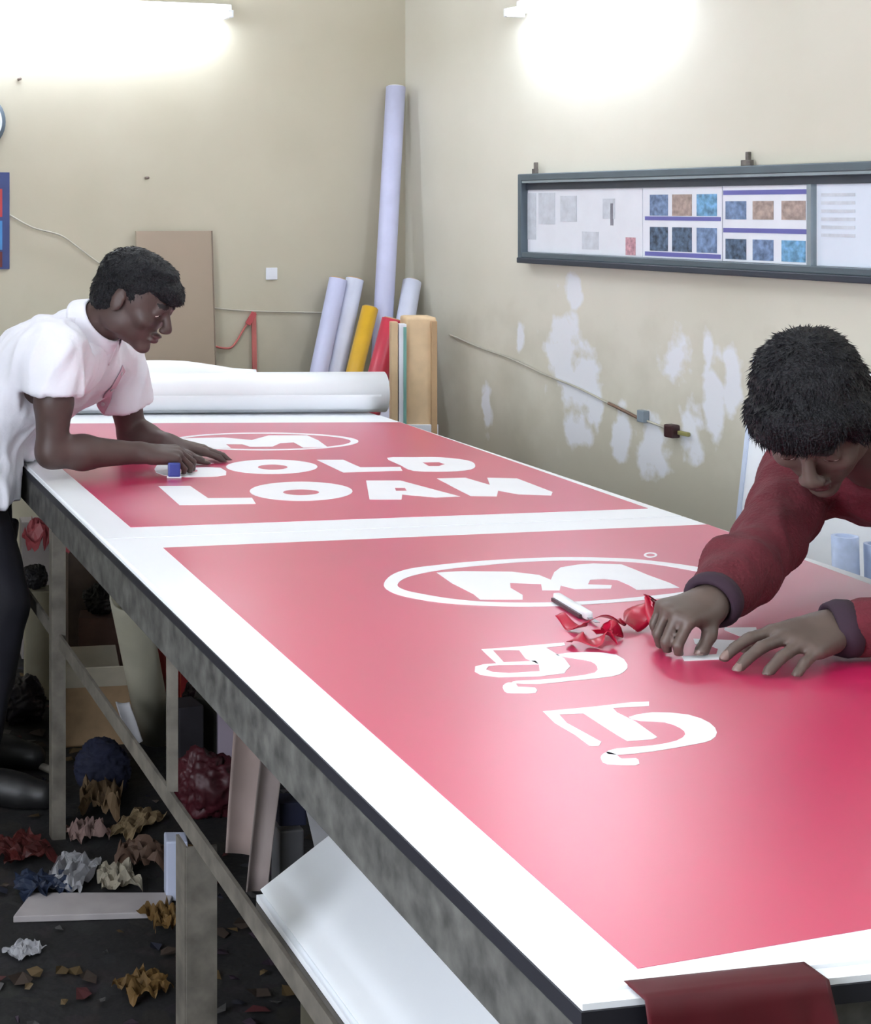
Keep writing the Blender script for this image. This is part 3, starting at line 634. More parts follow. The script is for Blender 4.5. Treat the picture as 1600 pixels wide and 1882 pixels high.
def relax(V, Q, it, lam=.5):
    for _ in range(it):
        acc = np.zeros_like(V); cnt = np.zeros(len(V))
        for a, b in ((0, 1), (1, 2), (2, 3), (3, 0)):
            np.add.at(acc, Q[:, a], V[Q[:, b]]); np.add.at(cnt, Q[:, a], 1); np.add.at(acc, Q[:, b], V[Q[:, a]]); np.add.at(cnt, Q[:, b], 1)
        V = V+(acc/np.maximum(cnt, 1)[:, None]-V)*lam
    return V
def vnorm(V, Q):
    n = np.cross(V[Q[:, 2]]-V[Q[:, 0]], V[Q[:, 3]]-V[Q[:, 1]]); N = np.zeros_like(V)
    for i in range(4): np.add.at(N, Q[:, i], n)
    return N/(np.linalg.norm(N, axis=1)[:, None]+1e-12)
def to_obj(name, V, Q, m, parent):
    me = bpy.data.meshes.new(name); me.vertices.add(len(V)); me.vertices.foreach_set('co', V.astype(np.float32).ravel())
    me.loops.add(len(Q)*4); me.loops.foreach_set('vertex_index', Q.astype(np.int32).ravel())
    me.polygons.add(len(Q)); me.polygons.foreach_set('loop_start', np.arange(0, len(Q)*4, 4, dtype=np.int32))
    me.polygons.foreach_set('use_smooth', np.ones(len(Q), bool)); me.update(calc_edges=True); me.validate()
    return link(name, me, m, parent)
def clear_table(V, gap=.005, over=0):            # nothing of a body or its clothes goes into the table
    x, y, z = V[:, 0], V[:, 1], V[:, 2]; xl = (3.6-y)*.187-.013; xr = 1.108+(4.466-y)*.187+.004
    m = (x > xl) & (x < xr) & (y > 1.2) & (y < 4.76) & (z < TZ+gap) & (z > TZ-.16)
    side = np.minimum(x-xl, xr-x); top = TZ+gap-z
    if over:
        w_ = (x > xl) & (x < xl+.12) & (y > 1.2) & (y < 4.76) & (z > TZ-.16) & (z < TZ+over); V[w_, 0] = xl[w_]; return V
    a = m & (top < side); V[a, 2] = TZ+gap
    b_ = m & ~a; left = b_ & (x-xl < xr-x); V[left, 0] = xl[left]; rt = b_ & ~left; V[rt, 0] = xr[rt]
    return V
def foldf(V, scale, amp, axis, stretch=.25, seed=0):
    out = np.zeros(len(V)); ax = Vector(axis).normalized()
    for i, v in enumerate(V):
        p = Vector(v); p = p-ax*(p.dot(ax)*(1-stretch)); q = p*scale+Vector((seed, seed*.7, 0))
        a = noise.noise(q); out[i] = (1-abs(a)*2.2)*amp*.7+noise.noise(q*2.3)*amp*.5
    return out
# skin and cloth
skin_l = mat('dark_brown_skin', (74, 56, 52), .5, spec=.45, var=.10, vs=20); skin_r = mat('warm_brown_skin', (84, 70, 63), .5, spec=.45, var=.12, vs=20)
nail_m = mat('finger_nail', (122, 102, 94), .4); lip_m = mat('brown_lips', (70, 42, 42), .45); brow_m = mat('black_brow', (26, 20, 20), .8)
eyew = mat('eye_white', (206, 198, 190), .3); iris = mat('dark_iris', (26, 16, 12), .2)
hair_m = mat('black_hair', (13, 13, 18), .55, spec=.3, var=.3, vs=40, bump=.6, bs=260)
def hand(Fd, W, d, n, side, curls, thumb, spread=.10, sc=1.0, nails=None, arch=.0, kk=.006):
    """W wrist, d towards the fingers, n out of the back of the hand, side towards the thumb"""
    W, d, n = Vector(W), Vector(d).normalized(), Vector(n); n = (n-d*n.dot(d)).normalized(); s = Vector(side); s = (s-d*s.dot(d)-n*s.dot(n)).normalized()
    ks = []
    for i, (off, ln) in enumerate(((.030, .094), (.010, .098), (-.011, .093), (-.030, .084))):
        k = W+d*(ln*sc)+s*(off*sc)+n*((.004-abs(off)*.12)*sc+arch*.3); ks.append(k)
        Fd.cap(W+s*(off*.55*sc)+d*.012, k, .015*sc, .0112*sc, .012)
    Fd.cap(W+d*.03*sc-s*.018*sc-n*.006, W+d*.07*sc-s*.02*sc-n*.006, .014*sc, .012*sc, .012)
    Fd.cap(W+d*.02*sc+s*.022*sc-n*.006, W+d*.055*sc+s*.026*sc-n*.006, .015*sc, .012*sc, .012)
    L = ((.042, .026, .022), (.046, .030, .023), (.043, .028, .022), (.034, .021, .020)); rad = (.0092, .0095, .009, .008)
    for i in range(4):
        p = ks[i]; ang = 0; off = (.030, .010, -.011, -.030)[i]; sd = (s*(off/.03*spread)).copy()
        for j in range(3):
            ang += curls[i][j]; v = (d*math.cos(ang)-n*math.sin(ang)+sd*math.cos(ang)).normalized(); q = p+v*(L[i][j]*sc)
            r0 = rad[i]*sc*(1-.08*j); Fd.cap(p, q, r0, r0*.92, kk if j == 0 else .003); p0 = p; p = q
        if nails is not None:
            up = (n*math.cos(ang)+d*math.sin(ang)).normalized(); nails.append((p-v*.003+up*rad[i]*.75*sc, .0075*sc))
    p = W+d*.028*sc+s*.026*sc-n*.006
    for (a_s, a_n, ln, r) in thumb:
        v = (d*math.cos(a_s)+s*math.sin(a_s)); v = (v*math.cos(a_n)-n*math.sin(a_n)).normalized(); q = p+v*ln*sc
        Fd.cap(p, q, r*sc, r*.88*sc, .006); p = q
    if nails is not None: nails.append((p-v*.003+n*.007, .007))
def head(Fd, c, M, k=.012, sc=1.0):
    def w(x, y, z): return np.array(c)+M@(np.array([x, y, z])*sc)
    def E(p, r, k=.012, op='add'): Fd.ell(w(*p), np.array(r)*sc, M, k, op)
    E((-.014, 0, .030), (.094, .074, .083)); E((.030, 0, .0), (.060, .062, .082), .02); E((.032, 0, -.060), (.052, .050, .042), .02)
    E((.072, 0, -.092), (.020, .022, .016), .02)
    for s in (-1, 1):
        E((.060, s*.040, -.022), (.024, .020, .020), .015); E((.0, s*.05, -.055), (.03, .012, .03), .02)
        E((.096, s*.031, .006), (.016, .017, .011), .008, 'sub'); E((.079, s*.031, .005), (.0135, .0145, .0125), .003)
        E((-.006, s*.077, -.006), (.018, .006, .031), .006); E((.000, s*.085, -.002), (.008, .004, .017), .004, 'sub')
        E((.106, s*.011, -.030), (.011, .009, .008), .006)
    Fd.cap(w(.086, -.030, .024), w(.086, .030, .024), .010*sc, .010*sc, .012)
    Fd.cap(w(.090, 0, .012), w(.112, 0, -.024), .008*sc, .012*sc, .008)
    E((.094, 0, -.051), (.012, .024, .0065), .005); E((.091, 0, -.064), (.012, .021, .0075), .005); E((.108, 0, -.0575), (.012, .021, .0022), .002, 'sub')
    return w
def hairmesh(name, c, M, parent, sc=1.0, big=1.0, fringe=(), face=(.100, 0, -.040, .070, .085, .068), nape=-.055, seed=0, h=.004, tuft=2600, tl=.012):
    C = np.array(c); Fd = Field(C-.19, C+.19, h)
    def w(x, y, z): return C+M@(np.array([x, y, z])*sc)
    Fd.ell(w(-.016, 0, .036), np.array((.101, .082, .088))*sc*big, M, 0)
    Fd.ell(w(-.05, 0, -.01), np.array((.062, .074, .07))*sc*big, M, .02)
    for (p, r) in fringe: Fd.ell(w(*p), np.array(r)*sc, M, .015)
    Fd.ell(w(*face[:3]), np.array(face[3:])*sc, M, .006, 'sub')
    for s in (-1, 1): Fd.ell(w(.0, s*.09, -.016), np.array((.022, .022, .036))*sc, M, .004, 'sub')
    Fd.ell(w(-.0, 0, nape-.08), np.array((.16, .16, .08))*sc, M, .008, 'sub')
    V, Q = Fd.mesh(); V = relax(V, Q, 2); N_ = vnorm(V, Q)
    am = np.array([noise.noise(Vector(v)*48+Vector((seed, 0, 0)))*.0035+noise.noise(Vector(v)*150)*.0018 for v in V]); V = V+N_*am[:, None]
    o = to_obj(name, V, Q, hair_m, parent)
    rnd = random.Random(seed); bm = bmesh.new(); up = M@np.array([0, 0, 1]); fw = M@np.array([1, 0, 0]); cr = w(-.045, 0, .11)
    for _ in range(tuft):
        i = rnd.randrange(len(V)); v = Vector(V[i]); n = Vector(N_[i]); g = v-Vector(cr); g = g-n*g.dot(n)
        if g.length < 1e-4: continue
        g.normalize(); g = (g+n*.38+Vector((rnd.uniform(-.35, .35), rnd.uniform(-.35, .35), rnd.uniform(-.35, .35)))).normalized()
        L = tl*rnd.uniform(.6, 1.3); s, u = frame_of(g); r = .0013
        b3 = [bm.verts.new(v-n*.001+(s*math.cos(a)+u*math.sin(a))*r) for a in (0, 2.1, 4.2)]; tp = bm.verts.new(v+g*L-Vector((0, 0, L*.1)))
        for a in range(3): bm.faces.new((b3[a], b3[(a+1) % 3], tp))
    ob('hair_strands', bm, hair_m, o)
    return o
def headM(f, roll=0.0):
    f = Vector(f).normalized(); u = (Vector((0, 0, 1))-f*f.z).normalized(); l = u.cross(f)
    u2 = u*math.cos(roll)+l*math.sin(roll); l2 = u2.cross(f)
    return np.array([[f[i], l2[i], u2[i]] for i in range(3)])
def paint(o, items):                     # gives faces near a point of the body another of its materials
    me = o.data; n = len(me.polygons); c = np.zeros(n*3); me.polygons.foreach_get('center', c); c = c.reshape(-1, 3); mi = np.zeros(n, np.int32)
    for (p, r, slot, M) in items:
        d = c-np.array(p)
        if M is not None: d = d@M
        k = ((d/np.array(r))**2).sum(1) < 1; mi[k] = slot
    me.polygons.foreach_set('material_index', mi)
def shoe(parent, a, fwd, m):
    a = Vector(a); fwd = Vector(fwd).normalized(); Fd = Field(a-Vector((.3, .3, .05)), a+Vector((.3, .3, .2)), .006)
    Fd.cap(a+Vector((0, 0, .045)), a+fwd*.13+Vector((0, 0, .03)), .045, .042, .02); Fd.cap(a+fwd*.10+Vector((0, 0, .032)), a+fwd*.19+Vector((0, 0, .03)), .042, .034, .02); Fd.cap(a+Vector((0, 0, .05)), a+Vector((0, 0, .10)), .045, .042, .02)
    Fd.F[:, :, :int((.05)/.006)+1] = 1
    V, Q = Fd.mesh(); V = relax(V, Q, 2); V[:, 2] = np.maximum(V[:, 2], .001)
    return to_obj('shoe', V, Q, m, parent)
def person(spec):
    g = spec; root = thing('person', g['label'], 'person', None)
    hip, neck, SR, SL = (Vector(g[k]) for k in ('hip', 'neck', 'SR', 'SL')); lat = (SL-SR).normalized(); up = (neck-hip).normalized(); fr = lat.cross(up).normalized()
    allp = [Vector(g[k]) for k in ('hip', 'neck', 'SR', 'SL', 'ER', 'EL', 'WR', 'WL', 'head', 'KR', 'KL', 'AR', 'AL')]
    lo = [min(p[i] for p in allp)-.24 for i in range(3)]; hi = [max(p[i] for p in allp)+.24 for i in range(3)]; lo[2] = max(lo[2], -.01)
    M = headM(g['face'], g.get('roll', 0)); hc = Vector(g['head'])
    def torso(Fd, infl, k=.05):
        ch = hip.lerp(neck, .70)-fr*0.0; be = hip.lerp(neck, .35)
        Fd.cap(hip-lat*.07, hip+lat*.07, .115+infl, .115+infl, k, flatn=fr, fs=.85)
        Fd.cap(be-lat*.06, be+lat*.06, .102+infl, .102+infl, k, flatn=fr, fs=.85)
        Fd.cap(ch-lat*.075, ch+lat*.075, .108+infl, .108+infl, k, flatn=fr, fs=.85)
        Fd.cap(SR.lerp(neck, .12)-up*.02, SL.lerp(neck, .12)-up*.02, .052+infl, .052+infl, .06)
    Fd = Field(lo, hi, .0042)
    torso(Fd, -.004)
    nb = neck-up*.02; ht = hc+Vector(M@np.array([-.03, 0, -.05])); Fd.cap(nb, ht, .062, .054, .03)
    nails = []
    for s, S_, E_, W_ in (('R', SR, Vector(g['ER']), Vector(g['WR'])), ('L', SL, Vector(g['EL']), Vector(g['WL']))):
        Fd.cap(S_, S_.lerp(E_, .5), .045, .044, .03); Fd.cap(S_.lerp(E_, .5), E_, .045, .036, .02)
        Fd.cap(E_, E_.lerp(W_, .35), .037, .040, .02); Fd.cap(E_.lerp(W_, .35), W_, .040, .0255, .02, flatn=None)
        h = g['hand'+s]; Fd.cap(W_, W_+Vector(h['d']).normalized()*.015, .0255, .024, .01)
        hand(Fd, W_, h['d'], h['n'], h['side'], h['curls'], h['thumb'], h.get('spread', .1), h.get('sc', 1.0), nails, kk=h.get('kk', .005))
    w = head(Fd, hc, M)
    for K, A, sg in ((Vector(g['KR']), Vector(g['AR']), -1), (Vector(g['KL']), Vector(g['AL']), 1)):
        H = hip+lat*(sg*.085); Fd.cap(H, K, .078, .052, .04); Fd.cap(K, A, .052, .036, .02)
    Fd.carve(.007, .010); V, Q = Fd.mesh(); V = clear_table(relax(V, Q, 2, .4), .0062)
    body = to_obj('body', V, Q, [g['skin'], nail_m, lip_m, brow_m, eyew, iris], root)
    it = [(p, (r, r, r), 1, None) for p, r in nails]
    it += [(w(.100, 0, -.051), (.016, .024, .0075), 2, M), (w(.098, 0, -.064), (.014, .021, .008), 2, M)]
    for s in (-1, 1):
        it += [(w(.096, s*.031, .026), (.022, .022, .0065), 3, M), (w(.094, s*.031, .000), (.012, .013, .0035), 4, M), (w(.094, s*.031, .000), (.013, .006, .0045), 5, M)]
    paint(body, it)
    hairmesh('hair', hc, M, root, **g['hair'])
    # shirt
    F2 = Field(lo, hi, .006); inf = g.get('loose', .014); torso(F2, inf)
    for d_, r_ in g.get('shirt_extra', ()): F2.cap(*d_, *r_, .05)
    F2.cap(nb-up*.02, nb.lerp(ht, g.get('cup', .18)), .074, .068, .03)
    cuts = []
    for s, S_, E_, W_ in (('R', SR, Vector(g['ER']), Vector(g['WR'])), ('L', SL, Vector(g['EL']), Vector(g['WL']))):
        if g['sleeve'] == 'short':
            e = S_.lerp(E_, g['slen'][s]); dd = (e-S_).normalized(); F2.cap(S_, e+dd*.05, .068, .070, .03); cuts.append((np.array(e+dd*.01), np.array(dd)))
        else:
            F2.cap(S_, S_.lerp(E_, .6), .067, .052, .03); F2.cap(S_.lerp(E_, .6), E_, .050, .047, .02); F2.cap(E_, E_.lerp(W_, .5), .047, .045, .02); e = E_.lerp(W_, .88); F2.cap(E_.lerp(W_, .5), e, .047, .037, .02)
    Hb = Vector(g['hem']); dn = Vector((0, 0, -1)); F2.cap(hip-lat*.07, Hb-lat*.07, .118+inf, .125+inf, .04, flatn=fr, fs=.85); F2.cap(hip+lat*.07, Hb+lat*.07, .118+inf, .125+inf, .04, flatn=fr, fs=.85)
    for hx in (-.06, .06): pass
    for e_, d_ in cuts:                  # a sleeve ends in a clean hem
        wn = F2.win(e_-.11+d_*.07, e_+.11+d_*.07, 0)
        sl, X, Y_, Z = wn; al = (X-e_[0])*d_[0]+(Y_-e_[1])*d_[1]+(Z-e_[2])*d_[2]; rd = np.sqrt(np.maximum((X-e_[0])**2+(Y_-e_[1])**2+(Z-e_[2])**2-al**2, 0))
        F2.F[sl] = np.where((al > 0) & (rd < .085), np.maximum(F2.F[sl], al), F2.F[sl])
        F2.cap(e_-d_*.03, e_+d_*.05, .050, .058, 0, 'sub')
    zc = int((g['hemz']-F2.lo[2])/F2.h)
    if g['sleeve'] == 'short' or True: 
        keep = F2.F[:, :, :max(zc, 0)].copy(); F2.F[:, :, :max(zc, 0)] = 1
    # arms of a long sleeve may hang lower than the hem
    ncut = np.array(ht-nb); ncut /= np.linalg.norm(ncut); cc_ = np.array(nb)+ncut*g.get('collar', .028)
    sl, X, Y_, Z = F2.win(cc_-.13, cc_+.13, 0); dpl = (X-cc_[0])*ncut[0]+(Y_-cc_[1])*ncut[1]+(Z-cc_[2])*ncut[2]; rr_ = np.sqrt((X-cc_[0])**2+(Y_-cc_[1])**2+(Z-cc_[2])**2)
    F2.F[sl] = np.where((dpl > 0) & (rr_ < .12), np.maximum(F2.F[sl], dpl), F2.F[sl])
    F2.carve(.012, .020); V, Q = F2.mesh(); V = relax(V, Q, 3); N_ = vnorm(V, Q)
    V = V+N_*(foldf(V, g.get('fscale', 16), g.get('famp', .008), g.get('fdir', (0, 0, 1)), .3, g['seed']))[:, None]
    V = clear_table(V, .0075)
    g['shirt_o'] = to_obj('shirt', V, Q, g['shirt_m'], root)
    if g.get('collar_m'):
        nv = Vector(ncut); s_, u_ = frame_of(nv); c1 = nb+nv*g['collar']; o_ = g['collar_m']
        for nm, r0, r1, h0, h1 in (('collar_stand', .064, .062, -.02, .030), ('collar', .063, .088, .031, -.012)):
            bm = bmesh.new()
            def cf(a, b):
                an = 2*math.pi*(a*.93+.035)+g['collar_ph']; k = abs(a-.5)*2; r = r0+(r1-r0)*b; ex = .022*b*(k**6) if nm == 'collar' else 0
                return c1+(s_*math.cos(an)+u_*math.sin(an))*(r+ex*.3)+nv*(h0+(h1-h0)*b-ex)
            grid(bm, cf, 48, 6, .002); ob(nm, bm, o_, root, True)
    for fn in g.get('extra', ()): fn(root)
    # trousers and shoes
    F3 = Field(lo, hi, .007)
    F3.cap(hip-lat*.07-Vector((0, 0, .02)), hip+lat*.07-Vector((0, 0, .02)), .118, .118, .03, flatn=fr, fs=.9)
    for K, A, sg in ((Vector(g['KR']), Vector(g['AR']), -1), (Vector(g['KL']), Vector(g['AL']), 1)):
        H = hip+lat*(sg*.085)-Vector((0, 0, .03)); F3.cap(H, K, .100, .075, .03); F3.cap(K, A-Vector((0, 0, .02)), .075, .062, .02)
    F3.F[:, :, int((hip.z+.03-F3.lo[2])/F3.h):] = 1; F3.F[:, :, :max(0, int((.05-F3.lo[2])/F3.h))] = 1
    F3.carve(.15, .020); V, Q = F3.mesh(); V = relax(V, Q, 3); N_ = vnorm(V, Q); V = clear_table(V+N_*foldf(V, 12, .006, (0, 0, 1), .4, 3)[:, None], over=.15)
    to_obj('trousers', V, Q, g['trouser_m'], root)
    ff = Vector(g.get('foot', (fr.x, fr.y, 0)))
    for A in (g['AR'], g['AL']): shoe(root, (A[0], A[1], 0), ff, g['shoe_m'])
    return root
white_shirt = mat('white_cotton', (232, 232, 240), .8, var=.05, vs=8, bump=.15, bs=60)
pink_in = mat('pinkish_lining', (205, 172, 186), .8, var=.12, vs=14)
maroon_sw = mat('maroon_knit', (88, 15, 30), .85, var=.14, vs=40, bump=.35, bs=160)
def open_placket(root):                  # button strip following the front of the shirt
    from mathutils.bvhtree import BVHTree
    me = L1['shirt_o'].data; T = BVHTree.FromPolygons([v.co for v in me.vertices], [tuple(p.vertices) for p in me.polygons]); eye = Vector((0, 0, CAMZ))
    line = smooth_line([P(x, y, 3.5) for x, y in ((226, 676), (214, 700), (200, 722), (188, 745), (178, 768), (170, 792))], 6); pts = []
    for p in line:
        h = T.ray_cast(eye, (p-eye).normalized())
        if h[0]: pts.append((h[0], h[1]))
    if len(pts) < 4: return
    bm = bmesh.new(); n_ = len(pts)-1
    def fn(u, v):
        i = min(int(u*n_), n_); p, n = pts[i]; d = (pts[min(i+1, n_)][0]-pts[max(i-1, 0)][0]).normalized(); s = d.cross(n).normalized(); h = T.find_nearest(p+s*((v-.5)*.03)); return h[0]+h[1]*.0025
    grid(bm, fn, n_, 4, .001); ob('placket', bm, pink_in, root, True)
    for k in (.15, .5, .85):
        p, n = pts[int(k*n_)]; bm = bmesh.new(); tube(bm, [p+n*.003, p+n*.006], .0055, 14); ob('button', bm, mat('shirt_button', (190, 185, 190), .3), root)
L1 = dict(label='person in white short-sleeved shirt bending over the farther sign from the left', seed=2,
    hip=(-.155, 3.75, .86), neck=(.135, 3.655, 1.135), SR=(.055, 3.50, 1.105), SL=(.215, 3.81, 1.075), ER=(.045, 3.50, .868), EL=(.262, 3.86, .850),
    WR=(.258, 3.55, .858), WL=(.345, 3.77, .845), head=(.246, 3.57, 1.229), face=(.80, -.45, -.46), roll=.05,
    KR=(-.085, 3.63, .48), KL=(-.13, 3.86, .48), AR=(-.155, 3.61, .09), AL=(-.18, 3.86, .09), skin=skin_l,
    handR=dict(d=(.95, .10, -.05), n=(.06, -.25, .95), side=(0, 1, .2), curls=((.5, .8, .4), (.6, .9, .5), (.7, .9, .5), (.8, .9, .5)), thumb=((.7, .25, .045, .013), (.3, .35, .03, .0115), (.1, .3, .024, .0105)), spread=.05),
    handL=dict(d=(.95, -.12, -.16), n=(.15, 0, 1), side=(0, -1, -.1), curls=((.15, .45, .3), (.12, .4, .3), (.15, .45, .3), (.2, .5, .3)), thumb=((.8, .1, .045, .013), (.5, .15, .03, .0115), (.35, .2, .024, .0105)), spread=.12),
    hair=dict(big=.96, fringe=(((.070, .0, .062), (.034, .052, .028)), ((.092, .005, .048), (.022, .042, .016)), ((.02, 0, .094), (.06, .055, .022))), face=(.112, 0, -.046, .078, .10, .075), seed=4, tuft=2600, tl=.008),
    shirt_m=white_shirt, sleeve='short', slen=dict(R=.36, L=.56), hem=(-.13, 3.73, .72), hemz=.725, loose=.020, famp=.013, fscale=15, fdir=(.3, -.2, 1), collar=.060, collar_m=white_shirt, collar_ph=4.34, extra=[open_placket],
    cup=.45, trouser_m=mat('black_trousers', (16, 15, 26), .8, var=.2), shoe_m=mat('black_shoe', (18, 17, 18), .5), foot=(.9, -.3, 0))
person(L1)
R1 = dict(label='person in maroon long-sleeved top leaning over the nearer sign from the right', seed=9,
    hip=(1.84, 2.62, .90), neck=(1.405, 2.44, 1.035), SR=(1.372, 2.60, .990), SL=(1.50, 2.27, 1.01), ER=(1.200, 2.40, .905), EL=(1.415, 2.09, .862),
    WR=(1.000, 2.17, .866), WL=(1.147, 2.11, .845), head=(1.243, 2.335, 1.122), face=(-.44, -.60, -.78), roll=-.10,
    KR=(1.87, 2.74, .48), KL=(1.90, 2.50, .48), AR=(1.90, 2.76, .09), AL=(1.93, 2.48, .09), skin=skin_r,
    handR=dict(d=(-.80, -.45, -.06), n=(-.10, -.25, .95), side=(.45, -.95, 0), curls=((1.0, .9, .5), (1.08, .9, .5), (1.12, .9, .5), (1.15, .9, .5)), thumb=((.55, .55, .036, .0125), (.15, .85, .028, .011), (-.1, .9, .020, .010)), spread=.04, sc=.89, kk=.003),
    handL=dict(d=(-.87, -.50, -.06), n=(.02, -.28, .95), side=(-.3, .95, .2), curls=((.12, .35, .25), (.12, .35, .25), (.16, .35, .25), (.2, .35, .25)), thumb=((.55, .3, .042, .013), (.2, .35, .03, .0115), (.05, .3, .022, .0105)), spread=.17, sc=1.0),
    hair=dict(big=1.0, fringe=(((.066, 0, .066), (.040, .068, .038)), ((-.02, 0, .082), (.082, .076, .048)), ((.082, -.01, .046), (.022, .056, .024)), ((.03, .07, .03), (.035, .02, .04)), ((.03, -.07, .03), (.035, .02, .04))), face=(.125, 0, -.062, .072, .10, .078), nape=-.045, seed=11, tuft=4200, tl=.013),
    shirt_m=maroon_sw, sleeve='long', hem=(1.86, 2.63, .76), hemz=.74, loose=.014, famp=.010, fscale=15, fdir=(.6, .4, .6), collar=.02,
    trouser_m=mat('dark_trousers', (34, 34, 44), .8, var=.2), shoe_m=mat('black_shoe', (18, 17, 18), .5), foot=(-1, -.3, 0))
p2 = person(R1)
bm = bmesh.new()                         # dark cuffs
for W_, E_ in ((Vector(R1['WR']), Vector(R1['ER'])), (Vector(R1['WL']), Vector(R1['EL']))):
    bm = bmesh.new(); d = (W_-E_).normalized(); tube(bm, [W_-d*.028, W_-d*.012, W_+d*.004], [.040, .0415, .036], 28, hollow=.16)
    for v in bm.verts: v.co.z = max(v.co.z, TZ+.0065)
    ob('cuff', bm, mat('dark_knit_cuff', (44, 24, 40), .85), p2, True)
# tools in hands
t = thing('squeegee', 'small blue squeegee pressed on the farther sign by a hand', 'tool')
c = PZ(288, 868, TZ+.004); c = Vector((.338, 3.512, TZ+.006)); bm = bmesh.new(); box(bm, c+Vector((0, 0, .018)), .030, .010, .034, bevel=.004); ob('grip', bm, mat('blue_plastic', (52, 66, 140), .4), t)
bm = bmesh.new(); box(bm, c+Vector((0, 0, .0005)), .034, .004, .0045); ob('blade', bm, white_p, t)
# ------------------------------------------------------------------ things under and around the table
def FL(px, py): return PZ(px, py, 0)
def under(p): return p
paper_c = mat('cream_paper', (176, 168, 150), .75, var=.12); paper_w = mat('soiled_white_paper', (186, 186, 190), .7, var=.1)
def blob(name, label, c, r, m, seed, cat='bag', amp=.30, sub=5):
    """a soft filled bag or bundle with creases"""
    bm = bmesh.new(); bmesh.ops.create_icosphere(bm, subdivisions=sub, radius=1); sv = Vector((seed, seed*.3, 0))
    for v in bm.verts:
        p = v.co.copy(); w = Vector((noise.noise(p*1.5+sv), noise.noise(p*1.5-sv), 0))*.6
        a = noise.noise(p*1.2+sv)*1.0-abs(noise.noise((p+w)*2.6+sv))*1.1-abs(noise.noise((p+w)*6-sv))*.5
        v.co = p*(1+a*amp); v.co = Vector((v.co.x*r[0], v.co.y*r[1], v.co.z*r[2]))
    zm = min(v.co.z for v in bm.verts); cut = zm+r[2]*.25
    for v in bm.verts: v.co.z = max(v.co.z, cut); v.co += Vector((c.x, c.y, c.z-cut+.001))
    return tag(ob(name, bm, m, None, True), label, cat)
def crumple(name, label, c, r, m, seed, cat='scrap', amp=.35, N=18):
    """a crushed sheet of paper or film resting on z = c.z, with hard creases"""
    if cat == 'bag' or cat == 'cloth': return blob(name, label, c, r, m, seed, cat)
    rd = random.Random(int(seed*10)); bm = bmesh.new(); sv = Vector((seed*3.1, seed, 0)); sx, sy, sz = r[0]*1.15, r[1]*1.15, r[2]; cr = [(rd.uniform(0, 3.14), rd.uniform(-.6, .6), rd.uniform(.5, 1)) for _ in range(7)]
    rot = Matrix.Rotation(seed*1.7, 3, 'Z'); P0 = []
    for i in range(N+1):
        for j in range(N+1):
            u, v = i/N*2-1, j/N*2-1; rr = 1+.25*noise.noise(Vector((math.atan2(v, u)*.8, seed, 0)))
            u += rd.uniform(-.3, .3)/N; v += rd.uniform(-.3, .3)/N
            h = 0
            for a, o, s in cr: t = abs(u*math.cos(a)+v*math.sin(a)-o); h += s*abs((t*1.9) % 1.0-.5)
            h = h*.42-.12*(u*u+v*v)+.35*abs(noise.noise(Vector((u*2.6, v*2.6, 0))+sv))
            wx = .30*noise.noise(Vector((u*2, v*2, 3))+sv); wy = .30*noise.noise(Vector((u*2, v*2, 7))+sv)
            P0.append(rot@Vector(((u*rr+wx)*sx, (v*rr+wy)*sy, h*sz*1.3)))
    zm = min(p.z for p in P0); V_ = [bm.verts.new(p+Vector((c.x, c.y, c.z-zm+.002))) for p in P0]; fs = []
    for i in range(N):
        for j in range(N):
            a, b_, d, e = V_[i*(N+1)+j], V_[(i+1)*(N+1)+j], V_[(i+1)*(N+1)+j+1], V_[i*(N+1)+j+1]
            if (i+j) % 2: fs += [bm.faces.new((a, b_, d)), bm.faces.new((a, d, e))]
            else: fs += [bm.faces.new((a, b_, e)), bm.faces.new((b_, d, e))]
    bmesh.ops.solidify(bm, geom=fs, thickness=.0008)
    return tag(ob(name, bm, m, None, False), label, cat)
def carton(name, label, c, sx, sy, sz, rot, m, cat='box', flap=None, m2=None):
    t = thing(name, label, cat); ax = Vector((math.cos(rot), math.sin(rot), 0)); ay = Vector((-ax.y, ax.x, 0)); c = Vector(c)
    bm = bmesh.new(); w = .004
    box(bm, c+Vector((0, 0, w/2+.001)), sx, sy, w, ax, ay)
    for s in (-1, 1):
        box(bm, c+ax*(s*(sx-w)/2)+Vector((0, 0, sz/2+.001)), w, sy, sz, ax, ay); box(bm, c+ay*(s*(sy-w)/2)+Vector((0, 0, sz/2+.001)), sx-2*w, w, sz, ax, ay)
    ob('carton_body', bm, m, t)
    for s, an in ((-1, .5), (1, .9)):
        bm = bmesh.new(); e = c+ay*(s*sy/2)+Vector((0, 0, sz+.001)); dv = (ay*s*math.sin(an)+Vector((0, 0, math.cos(an)))); box(bm, e+dv*(sy*.22), sx, sy*.44, .003, ax, dv, ax.cross(dv)); ob('flap', bm, m2 or m, t)
    return t
def solid(name, label, c, sx, sy, sz, rot, m, cat, bev=.004, lid=None):
    ax = Vector((math.cos(rot), math.sin(rot), 0)); ay = Vector((-ax.y, ax.x, 0)); c = Vector(c)
    bm = bmesh.new(); box(bm, c+Vector((0, 0, sz/2+.001)), sx, sy, sz, ax, ay, bevel=bev)
    return tag(ob(name, bm, m), label, cat)
def leaning_tube(name, label, top, foot, r, m, cat='roll', hollow=.15):
    bm = bmesh.new(); tube(bm, [top, foot], r, 20, hollow=hollow); return tag(ob(name, bm, m, None, True), label, cat)
